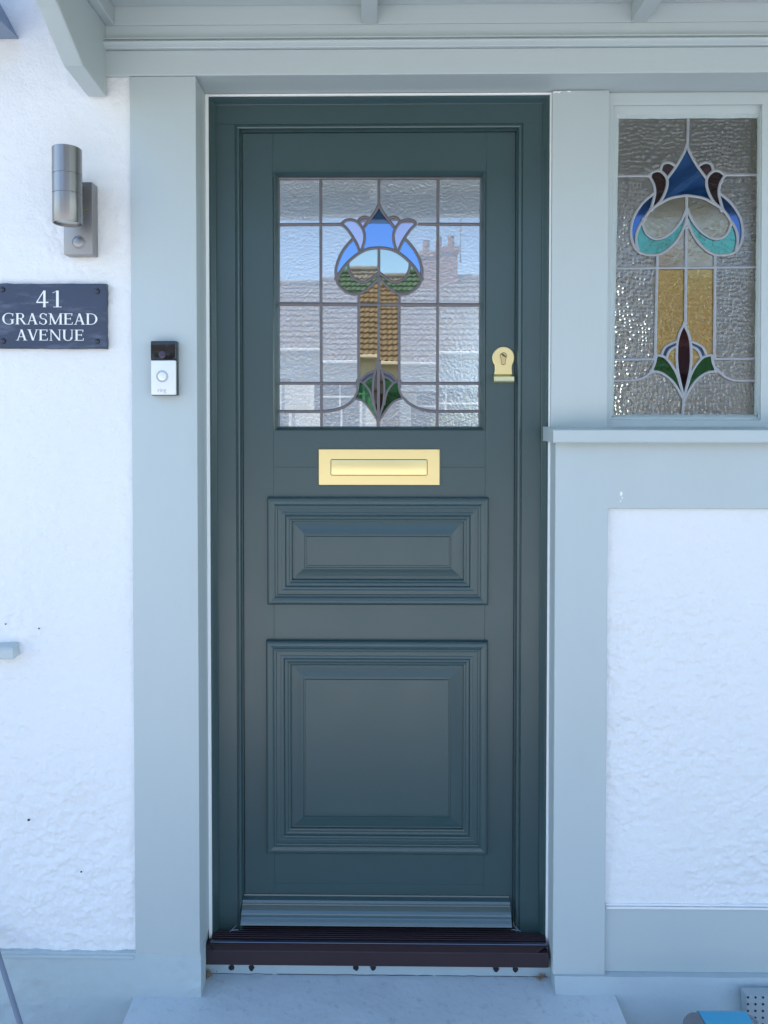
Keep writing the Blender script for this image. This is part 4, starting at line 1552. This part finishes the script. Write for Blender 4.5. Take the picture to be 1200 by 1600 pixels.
# ================================================================== OUTSIDE WORLD (seen in the glass, and lighting the front)
def sheet(name, x0, x1, y0, y1, z, m, label, cat_):
    mb = MB()
    mb.face([(x0, y0, z), (x1, y0, z), (x1, y1, z), (x0, y1, z)])
    return tag(obj(name, mb, m, None), label, cat_, kind='structure')


sheet('ground', -150, 150, -150, 150, -0.012, M['ground'], 'open grassy ground round the houses', 'ground')
sheet('path', -9, 9, -9.0, -0.05, 0.0, M['paving'], 'pale concrete paving in front of the house', 'path')
sheet('bounce_sheet', -5, 6, 4.62, 9, -0.002, M['paving'], 'pale sheet added behind the house to bounce light into the hall', 'bounce_sheet')  # put in only to throw daylight up through the rear gap
mb = MB()
mb.box(-60, 60, -11.0, -9.0, -0.1, 0.012)
tag(obj('pavement', mb, M['paving'], None, origin=(0, -10, 0)), 'pavement on the near side of the road', 'pavement', kind='structure')
sheet('road', -60, 60, -16.5, -11.0, -0.006, M['asphalt'], 'asphalt road across from the house', 'road')
mb = MB()
mb.box(-60, 60, -18.3, -16.5, -0.1, 0.112)
tag(obj('pavement', mb, M['paving'], None, origin=(0, -17.4, 0)), 'pavement on the far side of the road', 'pavement', kind='structure')


def opposite(xc, mirror, label):
    h = thing('house', (xc, -22.5, 0), label, 'house', 'houses across the road')
    ey, ry, by = -21.0, -24.0, -27.0
    ze, zr = 3.45, 6.35
    hw = 5.6
    part('wall', M['housewall'], h, (xc - hw, xc + hw, by, ey - 0.35, 0, ze), bevel=0)
    for sx in (-hw, hw - 0.25):
        gm = MB()
        gm.prism([(ey - 0.4, ze), (ry, zr - 0.2), (by + 0.05, ze)], lambda y, z: Vector((xc + sx, y, z)), lambda y, z: Vector((xc + sx + 0.25, y, z)))
        obj('gable', gm, M['housewall'], h)
    # pantiled slope, rolls and laps modelled
    for s, y0 in ((1, ey), (-1, by)):
        rows = []
        nr = 15
        for j in range(nr):
            for t, lift in ((0.0, 0.055), (1.0, 0.0)):
                k = (j + t) / nr
                y = y0 + (ry - y0) * k
                z = ze + (zr - ze) * k + lift
                row = []
                nxs = 6 * 66
                for i in range(nxs + 1):
                    x = xc - hw - 0.2 + (2 * hw + 0.4) * i / nxs
                    row.append(Vector((x, y + s * lift * 0.5, z + 0.016 * math.sin(2 * math.pi * i / 6.0))))
                rows.append(row)
        rm = MB()
        rm.strip(rows, False)
        o = obj('roof_tile', rm, M['tile'], h)
        o['kind'] = 'stuff'
    mbk = MB()
    mbk.tube([(xc - hw - 0.2, ry, zr + 0.03), (xc + hw + 0.2, ry, zr + 0.03)], 0.12, 10)
    obj('ridge_tile', mbk, M['tile'], h)
    part('gutter', M['frame'], h, (xc - hw - 0.2, xc + hw + 0.2, ey - 0.02, ey + 0.1, ze - 0.07, ze + 0.03), bevel=0.02)
    # chimney
    cx = xc + 2.15 * mirror
    ch = part('chimney', M['brick'], h, (cx - 0.42, cx + 0.42, ry - 0.3, ry + 0.3, zr - 0.8, 7.35), (cx - 0.48, cx + 0.48, ry - 0.36, ry + 0.36, 7.2, 7.4), bevel=0.01)
    for k in (-0.22, 0.22):
        m3 = MB()
        m3.lathe([(0.13, 7.4), (0.11, 7.8), (0.13, 7.82), (0.09, 7.83)], (cx + k, ry, 0), 'Z', 14)
        obj('chimney_pot', m3, M['brick'], ch)
    an = MB()
    an.tube([(cx + 0.55 * mirror, ry, 6.9), (cx + 0.55 * mirror, ry, 8.9)], 0.03, 6)
    an.tube([(cx + 0.1, ry, 8.75), (cx + 1.1 * mirror, ry, 8.75)], 0.018, 6)
    for k in range(6):
        an.tube([(cx + (0.2 + 0.15 * k) * mirror, ry, 8.5), (cx + (0.2 + 0.15 * k) * mirror, ry, 9.0)], 0.012, 5)
    obj('aerial', an, M['metal'], h)
    for x0, x1, z0, z1 in ((-1.75, -0.55, 0.9, 2.75), (1.1, 3.3, 0.9, 2.6), (-4.6, -2.8, 0.9, 2.6)):
        x0, x1 = sorted((xc + x0 * mirror, xc + x1 * mirror))
        y = ey - 0.35
        wf = part('window', M['frame'], h, (x0 - .06, x0 + .03, y, y + 0.06, z0, z1), (x1 - .03, x1 + .06, y, y + 0.06, z0, z1), (x0, x1, y, y + 0.055, z1 - .05, z1 + .04), (x0 - .1, x1 + .1, y, y + 0.12, z0 - .08, z0),
                  ((x0 + x1) / 2 - .03, (x0 + x1) / 2 + .03, y, y + 0.05, z0, z1), (x0, x1, y, y + 0.045, z1 - 0.55, z1 - 0.49), bevel=0.006)
        part('pane', M['winglass'], wf, (x0, x1, y + 0.001, y + 0.015, z0, z1))
    dx = xc + 0.35 * mirror
    part('door', mat('far door paint', (0.12, 0.06, 0.03), 0.5), h, (dx - 0.42, dx + 0.42, ey - 0.35, ey - 0.28, 0.1, 2.15), bevel=0.01)
    part('porch_roof', M['tile'], h, (dx - 0.8, dx + 0.8, ey - 0.35, ey + 0.45, 2.5, 2.6), bevel=0.02)


opposite(0.0, 1, 'low pale house with tiled roof and chimney straight across the road')
opposite(-12.4, -1, 'low pale house across the road to the left')
opposite(12.4, -1, 'low pale house across the road to the right')
# clipped hedge opposite
def hedge(x0, x1, y0, y1, zt, n, label):
    hd = thing('hedge', ((x0 + x1) / 2, (y0 + y1) / 2, 0), label, 'hedge', 'hedges across the road')
    mb = MB()
    for k in range(n):
        c = Vector((random.uniform(x0, x1), random.uniform(y0, y1), random.uniform(0.05, zt) + 0.1 * random.random()))
        a = Vector((random.gauss(0, 1), random.gauss(0, 1), random.gauss(0, 1))).normalized() * random.uniform(0.05, 0.11)
        b = a.orthogonal().normalized().lerp(Vector((random.gauss(0, 1), random.gauss(0, 1), random.gauss(0, 1))).normalized(), 0.5) * 0.05
        mb.face([c - a, c + b, c + a, c - b])
    o = obj('leaf', mb, M['leaf'], hd, fix=False)
    o['kind'] = 'stuff'
    sb = MB()
    x = x0 + 0.2
    while x < x1:
        sb.tube([(x, (y0 + y1) / 2, 0), (x + 0.05, (y0 + y1) / 2, zt * 0.8)], 0.03, 6)
        x += 0.35
    obj('stem', sb, M['bark'], hd)


hedge(1.6, 5.5, -19.2, -18.6, 1.35, 5000, 'clipped green hedge in front of the house across the road')
hedge(-6.0, -3.4, -19.2, -18.6, 1.7, 3600, 'taller green hedge across the road to the left')
